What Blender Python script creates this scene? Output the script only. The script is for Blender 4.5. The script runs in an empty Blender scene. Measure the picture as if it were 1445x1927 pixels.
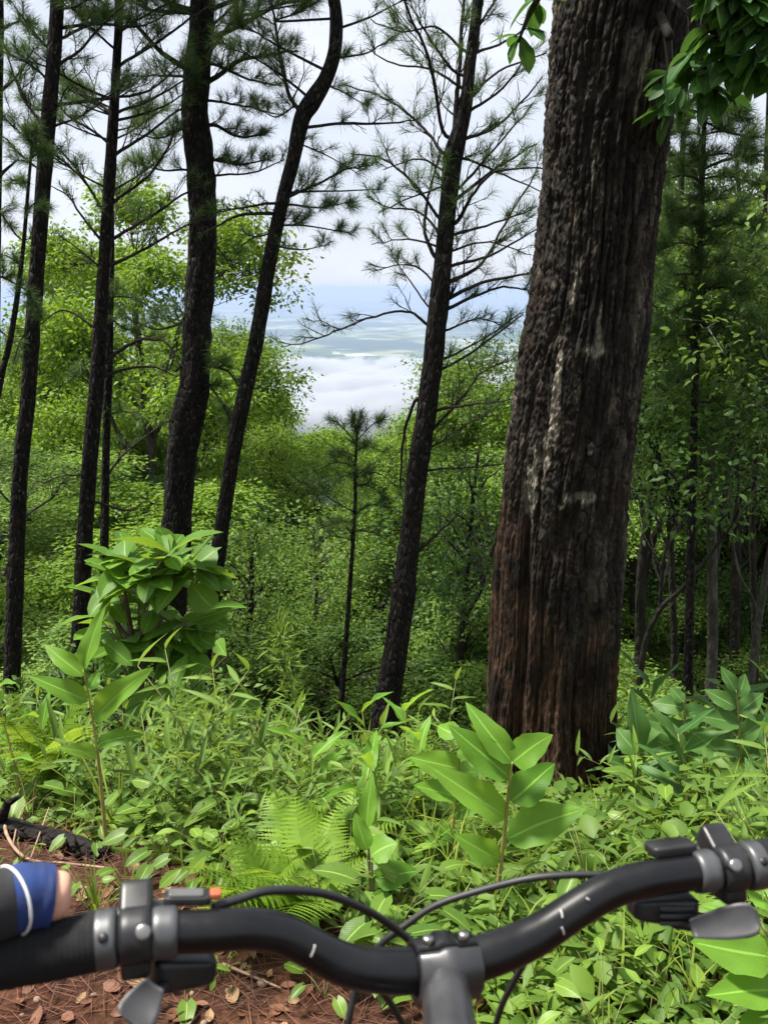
import bpy, math, random
import numpy as np
from mathutils import Vector, Matrix
R = math.radians
random.seed(7)
rng = np.random.default_rng(7)
sc = bpy.context.scene
COL = sc.collection

# ------------------------------------------------------------------ camera
PITCH = R(14.2)
CAM = np.array([0.0, 0.0, 1.35])
FPX = 963.5 / math.tan(R(30))          # focal length in photograph pixels
cam = bpy.data.cameras.new('camera')
cam.sensor_fit = 'VERTICAL'; cam.sensor_height = 36.0; cam.sensor_width = 27.0
cam.lens = 18.0 / math.tan(R(30))
cam.clip_start = 0.03; cam.clip_end = 200000
cam.dof.use_dof = True; cam.dof.focus_distance = 3.6; cam.dof.aperture_fstop = 17
camo = bpy.data.objects.new('camera', cam); COL.objects.link(camo)
camo.location = CAM; camo.rotation_euler = (math.pi / 2 - PITCH, 0, 0)
sc.camera = camo

# ------------------------------------------------------------------ sky and sun
SUN_EL, SUN_AZ = R(66), R(-78)          # azimuth from +Y towards +X (sun high on the left behind thin cloud)
w = bpy.data.worlds.new('World'); sc.world = w; w.use_nodes = True
nt = w.node_tree; nt.nodes.clear()
out = nt.nodes.new('ShaderNodeOutputWorld'); bg = nt.nodes.new('ShaderNodeBackground')
sky = nt.nodes.new('ShaderNodeTexSky'); sky.sky_type = 'NISHITA'; sky.sun_disc = False
sky.sun_elevation = SUN_EL; sky.sun_rotation = SUN_AZ
sky.altitude = 800; sky.dust_density = 2.0
tc = nt.nodes.new('ShaderNodeTexCoord'); mp = nt.nodes.new('ShaderNodeMapping')
mp.inputs['Scale'].default_value = (1, 1, 3.0)
ns = nt.nodes.new('ShaderNodeTexNoise'); ns.inputs['Scale'].default_value = 2.4
ns.inputs['Detail'].default_value = 6; ns.inputs['Roughness'].default_value = 0.55
rp = nt.nodes.new('ShaderNodeValToRGB')
rp.color_ramp.elements[0].position = 0.30; rp.color_ramp.elements[0].color = (0.62, 0.62, 0.62, 1)
rp.color_ramp.elements[1].position = 0.66; rp.color_ramp.elements[1].color = (1, 1, 1, 1)
mx = nt.nodes.new('ShaderNodeMixRGB'); mx.inputs['Color2'].default_value = (8.4, 8.9, 9.9, 1)
nt.links.new(tc.outputs['Generated'], mp.inputs['Vector']); nt.links.new(mp.outputs['Vector'], ns.inputs['Vector'])
nt.links.new(ns.outputs['Fac'], rp.inputs['Fac']); nt.links.new(rp.outputs['Color'], mx.inputs['Fac'])
nt.links.new(sky.outputs['Color'], mx.inputs['Color1']); nt.links.new(mx.outputs['Color'], bg.inputs['Color'])
bg.inputs['Strength'].default_value = 0.055
nt.links.new(bg.outputs['Background'], out.inputs['Surface'])

sl = bpy.data.lights.new('sun', 'SUN'); sl.energy = 5.0; sl.angle = R(12); sl.color = (1.0, 0.95, 0.86)
so = bpy.data.objects.new('sun', sl); COL.objects.link(so)
sdir = Vector((math.sin(SUN_AZ) * math.cos(SUN_EL), math.cos(SUN_AZ) * math.cos(SUN_EL), math.sin(SUN_EL)))
so.rotation_euler = sdir.to_track_quat('Z', 'Y').to_euler(); so.location = (0, 0, 40)

sc.view_settings.view_transform = 'Standard'; sc.view_settings.look = 'None'
sc.view_settings.gamma = 1.0; sc.view_settings.exposure = 1.05
sc.render.engine = 'CYCLES'
cy = sc.cycles
cy.max_bounces = 7; cy.diffuse_bounces = 3; cy.glossy_bounces = 2; cy.transmission_bounces = 4
cy.transparent_max_bounces = 6; cy.volume_bounces = 1; cy.use_denoising = True
cy.caustics_reflective = False; cy.caustics_refractive = False

# ------------------------------------------------------------------ helpers
SP, CP = math.sin(PITCH), math.cos(PITCH)
def _dir(px, py):
    a = (px - 722.5) / FPX; b = (963.5 - py) / FPX
    return np.array([a, CP + b * SP, -SP + b * CP])
def PX(px, py, Y):                      # pixel of the photograph -> point at ground distance Y
    d = _dir(px, py); return CAM + d * (Y / d[1])
def PD(px, py, dep):                    # pixel -> point at depth along the optical axis
    return CAM + _dir(px, py) * dep
def MPP(py, Y):                         # metres per photo pixel there
    return (Y / _dir(722.5, py)[1]) / FPX

def _h(i, j, k, s):
    n = (i * 374761393 + j * 668265263 + k * 2147483647 + s * 1274126177) & 0xffffffff
    n = ((n ^ (n >> 13)) * 1274126177) & 0xffffffff
    return ((n ^ (n >> 16)) & 0xffff) / 65535.0
def vnoise(x, y, z=0.0, s=0, wrapx=0):
    x, y, z = np.broadcast_arrays(np.asarray(x, float), np.asarray(y, float), np.asarray(z, float))
    xi, yi, zi = np.floor(x).astype(np.int64), np.floor(y).astype(np.int64), np.floor(z).astype(np.int64)
    fx, fy, fz = x - xi, y - yi, z - zi
    fx = fx * fx * (3 - 2 * fx); fy = fy * fy * (3 - 2 * fy); fz = fz * fz * (3 - 2 * fz)
    x1 = xi + 1
    if wrapx: xi = xi % wrapx; x1 = x1 % wrapx
    def L(a, b, t): return a + (b - a) * t
    r0 = L(L(_h(xi, yi, zi, s), _h(x1, yi, zi, s), fx), L(_h(xi, yi + 1, zi, s), _h(x1, yi + 1, zi, s), fx), fy)
    if np.all(fz == 0): return r0
    r1 = L(L(_h(xi, yi, zi + 1, s), _h(x1, yi, zi + 1, s), fx), L(_h(xi, yi + 1, zi + 1, s), _h(x1, yi + 1, zi + 1, s), fx), fy)
    return L(r0, r1, fz)
def fbm(x, y, z=0.0, s=0, o=4):
    v = 0; a = 0.5; f = 1.0
    for k in range(o):
        v = v + a * vnoise(np.asarray(x) * f, np.asarray(y) * f, np.asarray(z) * f, s + k); a *= 0.5; f *= 2.03
    return v

class Buf:
    def __init__(self): self.V = []; self.F = []; self.T = []; self.UV = []; self.n = 0
    def add(self, V, F, tint=0.5, uv=None):
        V = np.asarray(V, float).reshape(-1, 3)
        self.V.append(V)
        for f in (F if isinstance(F, list) else [F]):
            self.F.append(np.asarray(f, np.int64) + self.n)
        self.T.append(np.broadcast_to(np.asarray(tint, float), (len(V),)))
        self.UV.append(np.zeros((len(V), 2)) if uv is None else np.asarray(uv, float))
        self.n += len(V)
    def mesh(self, name, mat, smooth=True):
        m = bpy.data.meshes.new(name)
        if self.n == 0: return m
        V = np.concatenate(self.V)
        li = np.concatenate([f.ravel() for f in self.F])
        tot = np.concatenate([np.full(len(f), f.shape[1]) for f in self.F])
        m.vertices.add(len(V)); m.vertices.foreach_set('co', V.astype(np.float32).ravel())
        m.loops.add(len(li)); m.loops.foreach_set('vertex_index', li.astype(np.int32))
        m.polygons.add(len(tot))
        m.polygons.foreach_set('loop_start', np.concatenate([[0], np.cumsum(tot)[:-1]]).astype(np.int32))
        m.polygons.foreach_set('loop_total', tot.astype(np.int32))
        if smooth: m.polygons.foreach_set('use_smooth', np.ones(len(tot), bool))
        m.update(calc_edges=True)
        a = m.attributes.new('tint', 'FLOAT', 'POINT'); a.data.foreach_set('value', np.concatenate(self.T).astype(np.float32))
        UV = np.concatenate(self.UV)
        if UV.any():
            u = m.uv_layers.new(name='uv'); u.data.foreach_set('uv', UV[li].astype(np.float32).ravel())
        if mat: m.materials.append(mat)
        return m

def obj(name, mesh, parent=None, loc=None):
    o = bpy.data.objects.new(name, mesh); COL.objects.link(o)
    if parent is not None: o.parent = parent
    if loc is not None: o.location = loc
    return o
def tag(o, label=None, cat=None, group=None, kind=None):
    if label: o['label'] = label
    if cat: o['category'] = cat
    if group: o['group'] = group
    if kind: o['kind'] = kind
    return o
def thing(name, loc, label, cat, group=None):
    o = bpy.data.objects.new(name, None); COL.objects.link(o)
    o.location = loc; o.empty_display_size = 0.1
    return tag(o, label, cat, group)
def copy_tree(o, parent=None):
    c = o.copy(); COL.objects.link(c)
    if parent is not None: c.parent = parent
    for ch in o.children: copy_tree(ch, c)
    return c

def nrmz(a): return a / np.maximum(np.linalg.norm(a, axis=-1, keepdims=True), 1e-9)
def smooth_path(P, k=6):                # Catmull-Rom through columns (x,y,z,r...)
    P = np.asarray(P, float); n = len(P); o = []
    if n < 3:
        t = np.linspace(0, 1, k + 1)[:, None]; return P[0] * (1 - t) + P[-1] * t
    for i in range(n - 1):
        p0 = P[max(i - 1, 0)]; p1 = P[i]; p2 = P[i + 1]; p3 = P[min(i + 2, n - 1)]
        for j in range(k):
            t = j / k
            o.append(0.5 * (2 * p1 + (p2 - p0) * t + (2 * p0 - 5 * p1 + 4 * p2 - p3) * t * t + (3 * p1 - p0 - 3 * p2 + p3) * t ** 3))
    o.append(P[-1]); return np.array(o)
def tube(P, r, n=8, cap=True, wob=0.0, s=0):
    P = np.asarray(P, float); r = np.broadcast_to(np.asarray(r, float), (len(P),))
    T = np.gradient(P, axis=0); T = nrmz(T)
    ref = np.array([0.31, 0.2, 0.93]) if abs(T[0] @ np.array([0, 0, 1.0])) < 0.9 else np.array([1.0, 0.1, 0])
    U = nrmz(np.cross(T[0], ref)); V = []
    a = np.linspace(0, 2 * np.pi, n, endpoint=False)
    for i in range(len(P)):
        U = U - T[i] * (U @ T[i]); U = U / np.linalg.norm(U); W = np.cross(T[i], U)
        rr = r[i] * np.ones(n)
        if wob: rr = rr * (1 + wob * (vnoise(a * 1.3 + s * 7, i * 0.45, 0, s) - 0.5) * 2)
        V.append(P[i] + (np.cos(a) * rr)[:, None] * U + (np.sin(a) * rr)[:, None] * W)
    V = np.concatenate(V); i = np.arange(len(P) - 1)[:, None] * n; j = np.arange(n)[None]
    j2 = (j + 1) % n
    F = np.stack([i + j, i + j2, i + n + j2, i + n + j], -1).reshape(-1, 4)
    Fs = [F]
    if cap:
        V = np.concatenate([V, P[:1], P[-1:]]); c0 = len(V) - 2; c1 = len(V) - 1; l = (len(P) - 1) * n
        jj = np.arange(n); k2 = (jj + 1) % n
        Fs.append(np.stack([np.full(n, c0), k2, jj], -1)); Fs.append(np.stack([np.full(n, c1), l + jj, l + k2], -1))
    return V, Fs
def frames(d, n):
    d = nrmz(d); s = nrmz(np.cross(n, d)); n = np.cross(d, s); return d, s, n
def add_leaves(buf, pos, d, n, L, W, fold=0.18, droop=0.12, tint=0.5, shape='kite'):
    d, s, n = frames(d, n); N = len(pos)
    L = np.broadcast_to(L, (N,))[:, None]; W = np.broadcast_to(W, (N,))[:, None]
    if shape == 'kite':
        V = np.stack([pos, pos + d * L * .42 - s * W * .5 + n * W * fold, pos + d * L - n * L * droop, pos + d * L * .42 + s * W * .5 + n * W * fold], 1)
        F = np.array([[0, 3, 2], [0, 2, 1]]); k = 4
    else:
        m = pos + d * L * .5 + n * L * .03
        V = np.stack([pos, pos + d * L * .25 - s * W * .42 + n * W * fold, pos + d * L * .62 - s * W * .44 + n * W * (fold - .02),
                      pos + d * L - n * L * droop, pos + d * L * .62 + s * W * .44 + n * W * (fold - .02), pos + d * L * .25 + s * W * .42 + n * W * fold, m], 1)
        F = np.array([[0, 6, 1], [1, 6, 2], [2, 6, 3], [3, 6, 4], [4, 6, 5], [5, 6, 0]]); k = 7
    idx = (np.arange(N) * k)[:, None, None] + F[None]
    t = np.repeat(np.broadcast_to(tint, (N,)), k)
    buf.add(V.reshape(-1, 3), idx.reshape(-1, 3), t)
def rdir(N, up=0.0):
    v = rng.normal(size=(N, 3)); v[:, 2] += up; return nrmz(v)

# ------------------------------------------------------------------ materials
def newmat(name):
    m = bpy.data.materials.new(name); m.use_nodes = True; t = m.node_tree; t.nodes.clear()
    o = t.nodes.new('ShaderNodeOutputMaterial'); return m, t, o
def N(t, kind, **kw):
    n = t.nodes.new(kind)
    for k, v in kw.items():
        if k in n.inputs: n.inputs[k].default_value = v
        else: setattr(n, k, v)
    return n
def ramp(t, stops):
    r = t.nodes.new('ShaderNodeValToRGB'); e = r.color_ramp.elements
    while len(e) < len(stops): e.new(0.5)
    for i, (p, c) in enumerate(stops):
        e[i].position = p; e[i].color = (*c, 1) if len(c) == 3 else c
    return r
def leafmat(name, dark, light, trans, tw=0.38, rough=0.5, vein=False, spec=0.2, scale=9.0, blemish=0.0):
    m, t, o = newmat(name); L = t.links.new
    at = N(t, 'ShaderNodeAttribute', attribute_name='tint'); oi = N(t, 'ShaderNodeObjectInfo')
    tcn = N(t, 'ShaderNodeTexCoord'); no = N(t, 'ShaderNodeTexNoise', Scale=scale, Detail=3.0); L(tcn.outputs['Object'], no.inputs['Vector'])
    a1 = N(t, 'ShaderNodeMath', operation='MULTIPLY_ADD'); L(no.outputs['Fac'], a1.inputs[0]); a1.inputs[1].default_value = 0.5; L(at.outputs['Fac'], a1.inputs[2])
    a2 = N(t, 'ShaderNodeMath', operation='MULTIPLY_ADD'); L(oi.outputs['Random'], a2.inputs[0]); a2.inputs[1].default_value = 0.4; L(a1.outputs[0], a2.inputs[2])
    a3 = N(t, 'ShaderNodeMath', operation='SUBTRACT'); L(a2.outputs[0], a3.inputs[0]); a3.inputs[1].default_value = 0.45; a3.use_clamp = True
    rc = ramp(t, [(0.0, dark), (1.0, light)]); L(a3.outputs[0], rc.inputs['Fac'])
    rt = ramp(t, [(0.0, tuple(c * 0.65 for c in trans)), (1.0, trans)]); L(a3.outputs[0], rt.inputs['Fac'])
    col = rc.outputs['Color']
    pb = N(t, 'ShaderNodeBsdfPrincipled', Roughness=rough); pb.inputs['Specular IOR Level'].default_value = spec
    if vein:
        uv = N(t, 'ShaderNodeUVMap'); sx = N(t, 'ShaderNodeSeparateXYZ'); L(uv.outputs['UV'], sx.inputs[0])
        ab = N(t, 'ShaderNodeMath', operation='SUBTRACT'); L(sx.outputs['Y'], ab.inputs[0]); ab.inputs[1].default_value = 0.5
        ab2 = N(t, 'ShaderNodeMath', operation='ABSOLUTE'); L(ab.outputs[0], ab2.inputs[0])
        mr = ramp(t, [(0.0, (1, 1, 1)), (0.045, (0, 0, 0))]); L(ab2.outputs[0], mr.inputs['Fac'])
        mc = N(t, 'ShaderNodeMixRGB'); L(mr.outputs['Color'], mc.inputs['Fac']); L(col, mc.inputs['Color1'])
        mc.inputs['Color2'].default_value = (*[min(1, c * 1.7 + .03) for c in light], 1); col = mc.outputs['Color']
        # side veins: sin((u*1 - |v|*k)*freq)
        sv = N(t, 'ShaderNodeMath', operation='MULTIPLY_ADD'); L(ab2.outputs[0], sv.inputs[0]); sv.inputs[1].default_value = -0.55; L(sx.outputs['X'], sv.inputs[2])
        sf = N(t, 'ShaderNodeMath', operation='MULTIPLY'); L(sv.outputs[0], sf.inputs[0]); sf.inputs[1].default_value = 95.0
        ss = N(t, 'ShaderNodeMath', operation='SINE'); L(sf.outputs[0], ss.inputs[0])
        bp = N(t, 'ShaderNodeBump', Strength=0.045, Distance=0.002); L(ss.outputs[0], bp.inputs['Height']); L(bp.outputs['Normal'], pb.inputs['Normal'])
    if blemish:
        n2 = N(t, 'ShaderNodeTexNoise', Scale=scale * 5, Detail=4.0); L(tcn.outputs['Object'], n2.inputs['Vector'])
        r2 = ramp(t, [(0.66, (0, 0, 0)), (0.72, (blemish,) * 3)]); L(n2.outputs['Fac'], r2.inputs['Fac'])
        m2 = N(t, 'ShaderNodeMixRGB'); L(r2.outputs['Color'], m2.inputs['Fac']); L(col, m2.inputs['Color1']); m2.inputs['Color2'].default_value = (.16, .12, .04, 1); col = m2.outputs['Color']
    L(col, pb.inputs['Base Color'])
    tr = N(t, 'ShaderNodeBsdfTranslucent'); L(rt.outputs['Color'], tr.inputs['Color'])
    mi = N(t, 'ShaderNodeMixShader', Fac=tw); L(pb.outputs[0], mi.inputs[1]); L(tr.outputs[0], mi.inputs[2]); L(mi.outputs[0], o.inputs['Surface'])
    return m
def barkmat(name, c0, c1, c2, sc_=(9, 9, 1.6), bump=0.6, dist=0.02, fleck=0.0, moss=None):
    m, t, o = newmat(name); L = t.links.new
    tcn = N(t, 'ShaderNodeTexCoord'); mpn = N(t, 'ShaderNodeMapping'); mpn.inputs['Scale'].default_value = sc_; L(tcn.outputs['Object'], mpn.inputs['Vector'])
    n1 = N(t, 'ShaderNodeTexNoise', Scale=1.6, Detail=7.0, Roughness=0.62, Distortion=0.4); L(mpn.outputs[0], n1.inputs['Vector'])
    n2 = N(t, 'ShaderNodeTexVoronoi', Scale=2.2, feature='DISTANCE_TO_EDGE'); L(mpn.outputs[0], n2.inputs['Vector'])
    r1 = ramp(t, [(0.3, c0), (0.52, c1), (0.75, c2)]); L(n1.outputs['Fac'], r1.inputs['Fac']); col = r1.outputs['Color']
    if fleck:
        n3 = N(t, 'ShaderNodeTexNoise', Scale=5.0, Detail=5.0); L(mpn.outputs[0], n3.inputs['Vector'])
        r3 = ramp(t, [(0.60, (0, 0, 0)), (0.68, (fleck,) * 3)]); L(n3.outputs['Fac'], r3.inputs['Fac'])
        mm = N(t, 'ShaderNodeMixRGB'); L(r3.outputs['Color'], mm.inputs['Fac']); L(col, mm.inputs['Color1']); mm.inputs['Color2'].default_value = (.22, .2, .17, 1); col = mm.outputs['Color']
    pb = N(t, 'ShaderNodeBsdfPrincipled', Roughness=0.9); pb.inputs['Specular IOR Level'].default_value = 0.2
    L(col, pb.inputs['Base Color'])
    ad = N(t, 'ShaderNodeMath', operation='ADD'); rr = ramp(t, [(0.0, (0, 0, 0)), (0.25, (1, 1, 1))]); L(n2.outputs['Distance'], rr.inputs['Fac'])
    L(rr.outputs['Color'], ad.inputs[0]); L(n1.outputs['Fac'], ad.inputs[1])
    bp = N(t, 'ShaderNodeBump', Strength=bump, Distance=dist); L(ad.outputs[0], bp.inputs['Height']); L(bp.outputs[0], pb.inputs['Normal'])
    L(pb.outputs[0], o.inputs['Surface']); return m
def plain(name, col, rough=0.5, metal=0.0, spec=0.5, nscale=0, namp=0.15, bump=0.0):
    m, t, o = newmat(name); L = t.links.new
    pb = N(t, 'ShaderNodeBsdfPrincipled', Roughness=rough, Metallic=metal); pb.inputs['Specular IOR Level'].default_value = spec
    pb.inputs['Base Color'].default_value = (*col, 1)
    if nscale:
        tcn = N(t, 'ShaderNodeTexCoord'); n1 = N(t, 'ShaderNodeTexNoise', Scale=nscale, Detail=5.0); L(tcn.outputs['Object'], n1.inputs['Vector'])
        r1 = ramp(t, [(0.3, tuple(c * (1 - namp) for c in col)), (0.7, tuple(min(1, c * (1 + namp)) for c in col))]); L(n1.outputs['Fac'], r1.inputs['Fac']); L(r1.outputs['Color'], pb.inputs['Base Color'])
        rr = ramp(t, [(0.3, (rough * .8,) * 3), (0.7, (min(1, rough * 1.25),) * 3)]); L(n1.outputs['Fac'], rr.inputs['Fac']); L(rr.outputs['Color'], pb.inputs['Roughness'])
        if bump:
            bp = N(t, 'ShaderNodeBump', Strength=bump, Distance=0.002); L(n1.outputs['Fac'], bp.inputs['Height']); L(bp.outputs[0], pb.inputs['Normal'])
    L(pb.outputs[0], o.inputs['Surface']); return m

M = {}
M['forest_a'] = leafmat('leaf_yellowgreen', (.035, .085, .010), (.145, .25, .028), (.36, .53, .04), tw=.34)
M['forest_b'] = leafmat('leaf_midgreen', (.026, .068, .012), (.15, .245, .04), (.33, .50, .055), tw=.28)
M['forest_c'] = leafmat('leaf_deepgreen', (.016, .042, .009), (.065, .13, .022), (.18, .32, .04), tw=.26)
M['needle'] = leafmat('pine_needles', (.035, .08, .024), (.09, .155, .038), (.16, .27, .05), tw=.25, scale=3)
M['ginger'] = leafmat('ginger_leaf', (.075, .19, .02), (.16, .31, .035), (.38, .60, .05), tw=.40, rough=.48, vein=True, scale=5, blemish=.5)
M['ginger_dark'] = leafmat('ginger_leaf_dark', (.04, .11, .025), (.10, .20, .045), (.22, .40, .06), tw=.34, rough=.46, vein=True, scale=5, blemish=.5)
M['shrub'] = leafmat('shrub_leaf', (.065, .15, .02), (.13, .26, .03), (.34, .52, .04), tw=.38, rough=.48, vein=True, scale=6, blemish=.5)
M['fern'] = leafmat('fern_leaf', (.09, .18, .02), (.19, .31, .03), (.42, .60, .05), tw=.38, scale=6)
M['herb'] = leafmat('herb_leaf', (.05, .108, .018), (.155, .25, .035), (.36, .51, .05), tw=.28, rough=.4, vein=True, scale=8, blemish=.5)
M['sprig'] = leafmat('sprig_leaf', (.055, .118, .022), (.165, .26, .04), (.36, .51, .06), tw=.28, scale=8)
M['grass'] = leafmat('grass_blade', (.085, .14, .02), (.20, .27, .04), (.38, .48, .05), tw=.3, scale=4)
M['cover'] = leafmat('cover_leaf', (.038, .088, .014), (.14, .23, .032), (.32, .47, .05), tw=.26, scale=3)
M['bigtree_leaf'] = leafmat('bigtree_leaf', (.03, .085, .02), (.06, .15, .03), (.16, .34, .05), tw=.3, vein=True, scale=5)
M['stem'] = plain('plant_stem', (.16, .17, .05), .55, nscale=30, namp=.3)
M['stem_ginger'] = plain('ginger_stem', (.30, .25, .07), .45, nscale=22, namp=.35)
M['wood_stem'] = plain('woody_stem', (.10, .065, .04), .85, nscale=40, namp=.4)
M['bark_pine'] = barkmat('pine_bark', (.005, .0045, .004), (.013, .0105, .009), (.032, .025, .020), (10, 10, 3.5), .9, .03, fleck=.35)
M['bark_pine2'] = barkmat('pine_branch_bark', (.012, .010, .008), (.03, .023, .018), (.055, .042, .033), (16, 16, 8), .5, .01)
M['bark_grey'] = barkmat('grey_bark', (.03, .028, .022), (.075, .07, .055), (.16, .155, .125), (6, 6, 2.5), .5, .01, fleck=.5)
M['bark_dark'] = barkmat('dark_bark', (.012, .011, .009), (.03, .026, .02), (.06, .052, .04), (8, 8, 2.5), .6, .02)
# ------------------------------------------------------------------ terrain
def sp(x, k): return k * np.logaddexp(0, np.asarray(x) / k)
VALLEY = -500.0
def gz(x, y):
    x = np.asarray(x, float); y = np.asarray(y, float)
    r = np.hypot(x, y)
    z = -0.42 * sp(y - 1.68, .2)
    z = z - .14 * (sp(y - 2.9, .3) - sp(y - 40, 2)) + 0.06 * np.clip(y - 40, 0, 400)
    z = z + 45 * np.exp(-((x + 72) / 26) ** 2 / 2 - ((y - 150) / 55) ** 2 / 2)
    z = z + np.minimum(0.2 * sp(-(y + 1.2), .3), 9)
    z = z + (fbm(x * .16, y * .16, 0, 3) - .47) * np.clip(r - 4, 0, 25) * .09
    z = z + (fbm(x * 1.7 + 5, y * 1.7, 0, 9) - .47) * .05 + (fbm(x * 9, y * 9, 0, 12) - .47) * .022
    z = np.where(z < VALLEY + 40, VALLEY + 40 * np.exp((np.minimum(z, VALLEY + 40) - VALLEY - 40) / 40), z)
    hill = 330 * np.exp(-((x + 2150) / 620) ** 2 / 2 - ((y - 7200) / 900) ** 2 / 2)
    rid = np.clip((y - 17000) / 9000, 0, 1) * np.clip((44000 - r) / 8000, 0, 1)
    rid = rid * (60 + 330 * np.clip(fbm(x / 5200 + 3, y / 7000, 0, 21, 5) - .34, 0, 1))
    return z + hill + rid
def gpt(px, py, h=0.0):                  # where the line of sight through a pixel meets the ground
    d = _dir(px, py); s_ = 1.35 / -d[2]
    for _ in range(8): p = CAM + d * s_; s_ = s_ * (CAM[2] - float(gz(p[0], p[1]))) / (CAM[2] - p[2])
    p = CAM + d * s_; return np.array([p[0], p[1], float(gz(p[0], p[1])) + h])
def topx(x, y, z):
    q = np.array([x, y, z]) - CAM; dep = q[1] * CP - q[2] * SP; return 722.5 + FPX * q[0] / dep, 963.5 - FPX * (q[1] * SP + q[2] * CP) / dep
_te = np.array([gpt(*q) for q in ((-200, 1505), (0, 1535), (130, 1580), (250, 1640), (350, 1668), (480, 1722), (560, 1765), (690, 1800), (750, 1880), (830, 1960))])
def trail_edge(x):                       # ground distance where the trail gives way to plants
    return np.interp(x, np.concatenate([_te[:, 0], [.3, .6]]), np.concatenate([_te[:, 1], [1.0, .8]]))
def ground_mesh():
    nr = 250
    rr = np.concatenate([[0.0], np.geomspace(.28, 45000, nr)])
    an = np.concatenate([np.linspace(-35, 35, 230), np.linspace(35, 325, 72)[1:-1]])
    th = np.radians(an); na = len(th)
    X = rr[1:, None] * np.sin(th)[None]; Y = rr[1:, None] * np.cos(th)[None]
    V = np.stack([X, Y, gz(X, Y)], -1).reshape(-1, 3)
    i = np.arange(nr - 1)[:, None] * na; j = np.arange(na)[None]; j2 = (j + 1) % na
    F = np.stack([i + j, i + na + j, i + na + j2, i + j2], -1).reshape(-1, 4)
    c = len(V); V = np.concatenate([V, [[0, 0, float(gz(0, 0))]]]); jj = np.arange(na)
    b = Buf(); b.add(V, [F, np.stack([np.full(na, c), jj, (jj + 1) % na], -1)])
    return b
m, t, o = newmat('ground'); L = t.links.new
ge = N(t, 'ShaderNodeNewGeometry'); ln = N(t, 'ShaderNodeVectorMath', operation='LENGTH'); L(ge.outputs['Position'], ln.inputs[0])
n1 = N(t, 'ShaderNodeTexNoise', Scale=7.0, Detail=8.0, Roughness=.65); L(ge.outputs['Position'], n1.inputs['Vector'])
n2 = N(t, 'ShaderNodeTexNoise', Scale=70.0, Detail=4.0); L(ge.outputs['Position'], n2.inputs['Vector'])
soil = ramp(t, [(.3, (.025, .011, .007)), (.5, (.060, .025, .014)), (.7, (.11, .05, .029))]); L(n1.outputs['Fac'], soil.inputs['Fac'])
spk = ramp(t, [(.35, (.5, .5, .5)), (.62, (1, 1, 1)), (.75, (1.9, 1.8, 1.6))]); L(n2.outputs['Fac'], spk.inputs['Fac'])
ml = N(t, 'ShaderNodeMixRGB', blend_type='MULTIPLY', Fac=1.0); L(soil.outputs[0], ml.inputs['Color1']); L(spk.outputs[0], ml.inputs['Color2'])
n3 = N(t, 'ShaderNodeTexNoise', Scale=.9, Detail=6.0); L(ge.outputs['Position'], n3.inputs['Vector'])
wood = ramp(t, [(.35, (.03, .035, .012)), (.6, (.06, .05, .025)), (.75, (.045, .08, .02))]); L(n3.outputs['Fac'], wood.inputs['Fac'])
d1 = N(t, 'ShaderNodeMapRange'); d1.inputs['From Min'].default_value = 2.5; d1.inputs['From Max'].default_value = 6; L(ln.outputs['Value'], d1.inputs['Value'])
m1 = N(t, 'ShaderNodeMixRGB'); L(d1.outputs[0], m1.inputs['Fac']); L(ml.outputs[0], m1.inputs['Color1']); L(wood.outputs[0], m1.inputs['Color2'])
# valley plain: woods, paddies, bare fields
mpn = N(t, 'ShaderNodeMapping'); mpn.inputs['Scale'].default_value = (.0014, .0009, 0); L(ge.outputs['Position'], mpn.inputs['Vector'])
vo = N(t, 'ShaderNodeTexVoronoi', Scale=4.0); L(mpn.outputs[0], vo.inputs['Vector'])
sv = N(t, 'ShaderNodeSeparateColor'); L(vo.outputs['Color'], sv.inputs[0])
fld = ramp(t, [(.0, (.05, .09, .03)), (.35, (.12, .17, .05)), (.6, (.17, .20, .08)), (.85, (.26, .26, .16)), (1, (.40, .40, .36))]); L(sv.outputs[0], fld.inputs['Fac'])
n4 = N(t, 'ShaderNodeTexNoise', Scale=.75, Detail=6.0); L(mpn.outputs[0], n4.inputs['Vector'])
wm = ramp(t, [(.46, (0, 0, 0)), (.56, (1, 1, 1))]); L(n4.outputs['Fac'], wm.inputs['Fac'])
m2 = N(t, 'ShaderNodeMixRGB'); L(wm.outputs[0], m2.inputs['Fac']); m2.inputs['Color1'].default_value = (.03, .06, .025, 1); L(fld.outputs[0], m2.inputs['Color2'])
d2 = N(t, 'ShaderNodeMapRange'); d2.inputs['From Min'].default_value = 800; d2.inputs['From Max'].default_value = 1600; L(ln.outputs['Value'], d2.inputs['Value'])
m3 = N(t, 'ShaderNodeMixRGB'); L(d2.outputs[0], m3.inputs['Fac']); L(m1.outputs[0], m3.inputs['Color1']); L(m2.outputs[0], m3.inputs['Color2'])
pb = N(t, 'ShaderNodeBsdfPrincipled', Roughness=.95); pb.inputs['Specular IOR Level'].default_value = .15; L(m3.outputs[0], pb.inputs['Base Color'])
bp = N(t, 'ShaderNodeBump', Strength=.5, Distance=.01); L(n2.outputs['Fac'], bp.inputs['Height']); L(bp.outputs[0], pb.inputs['Normal'])
L(pb.outputs[0], o.inputs['Surface']); M['ground'] = m
tag(obj('ground', ground_mesh().mesh('ground', M['ground'])), 'reddish soil trail and wooded slope falling away to the hazy valley plain', kind='structure')

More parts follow.
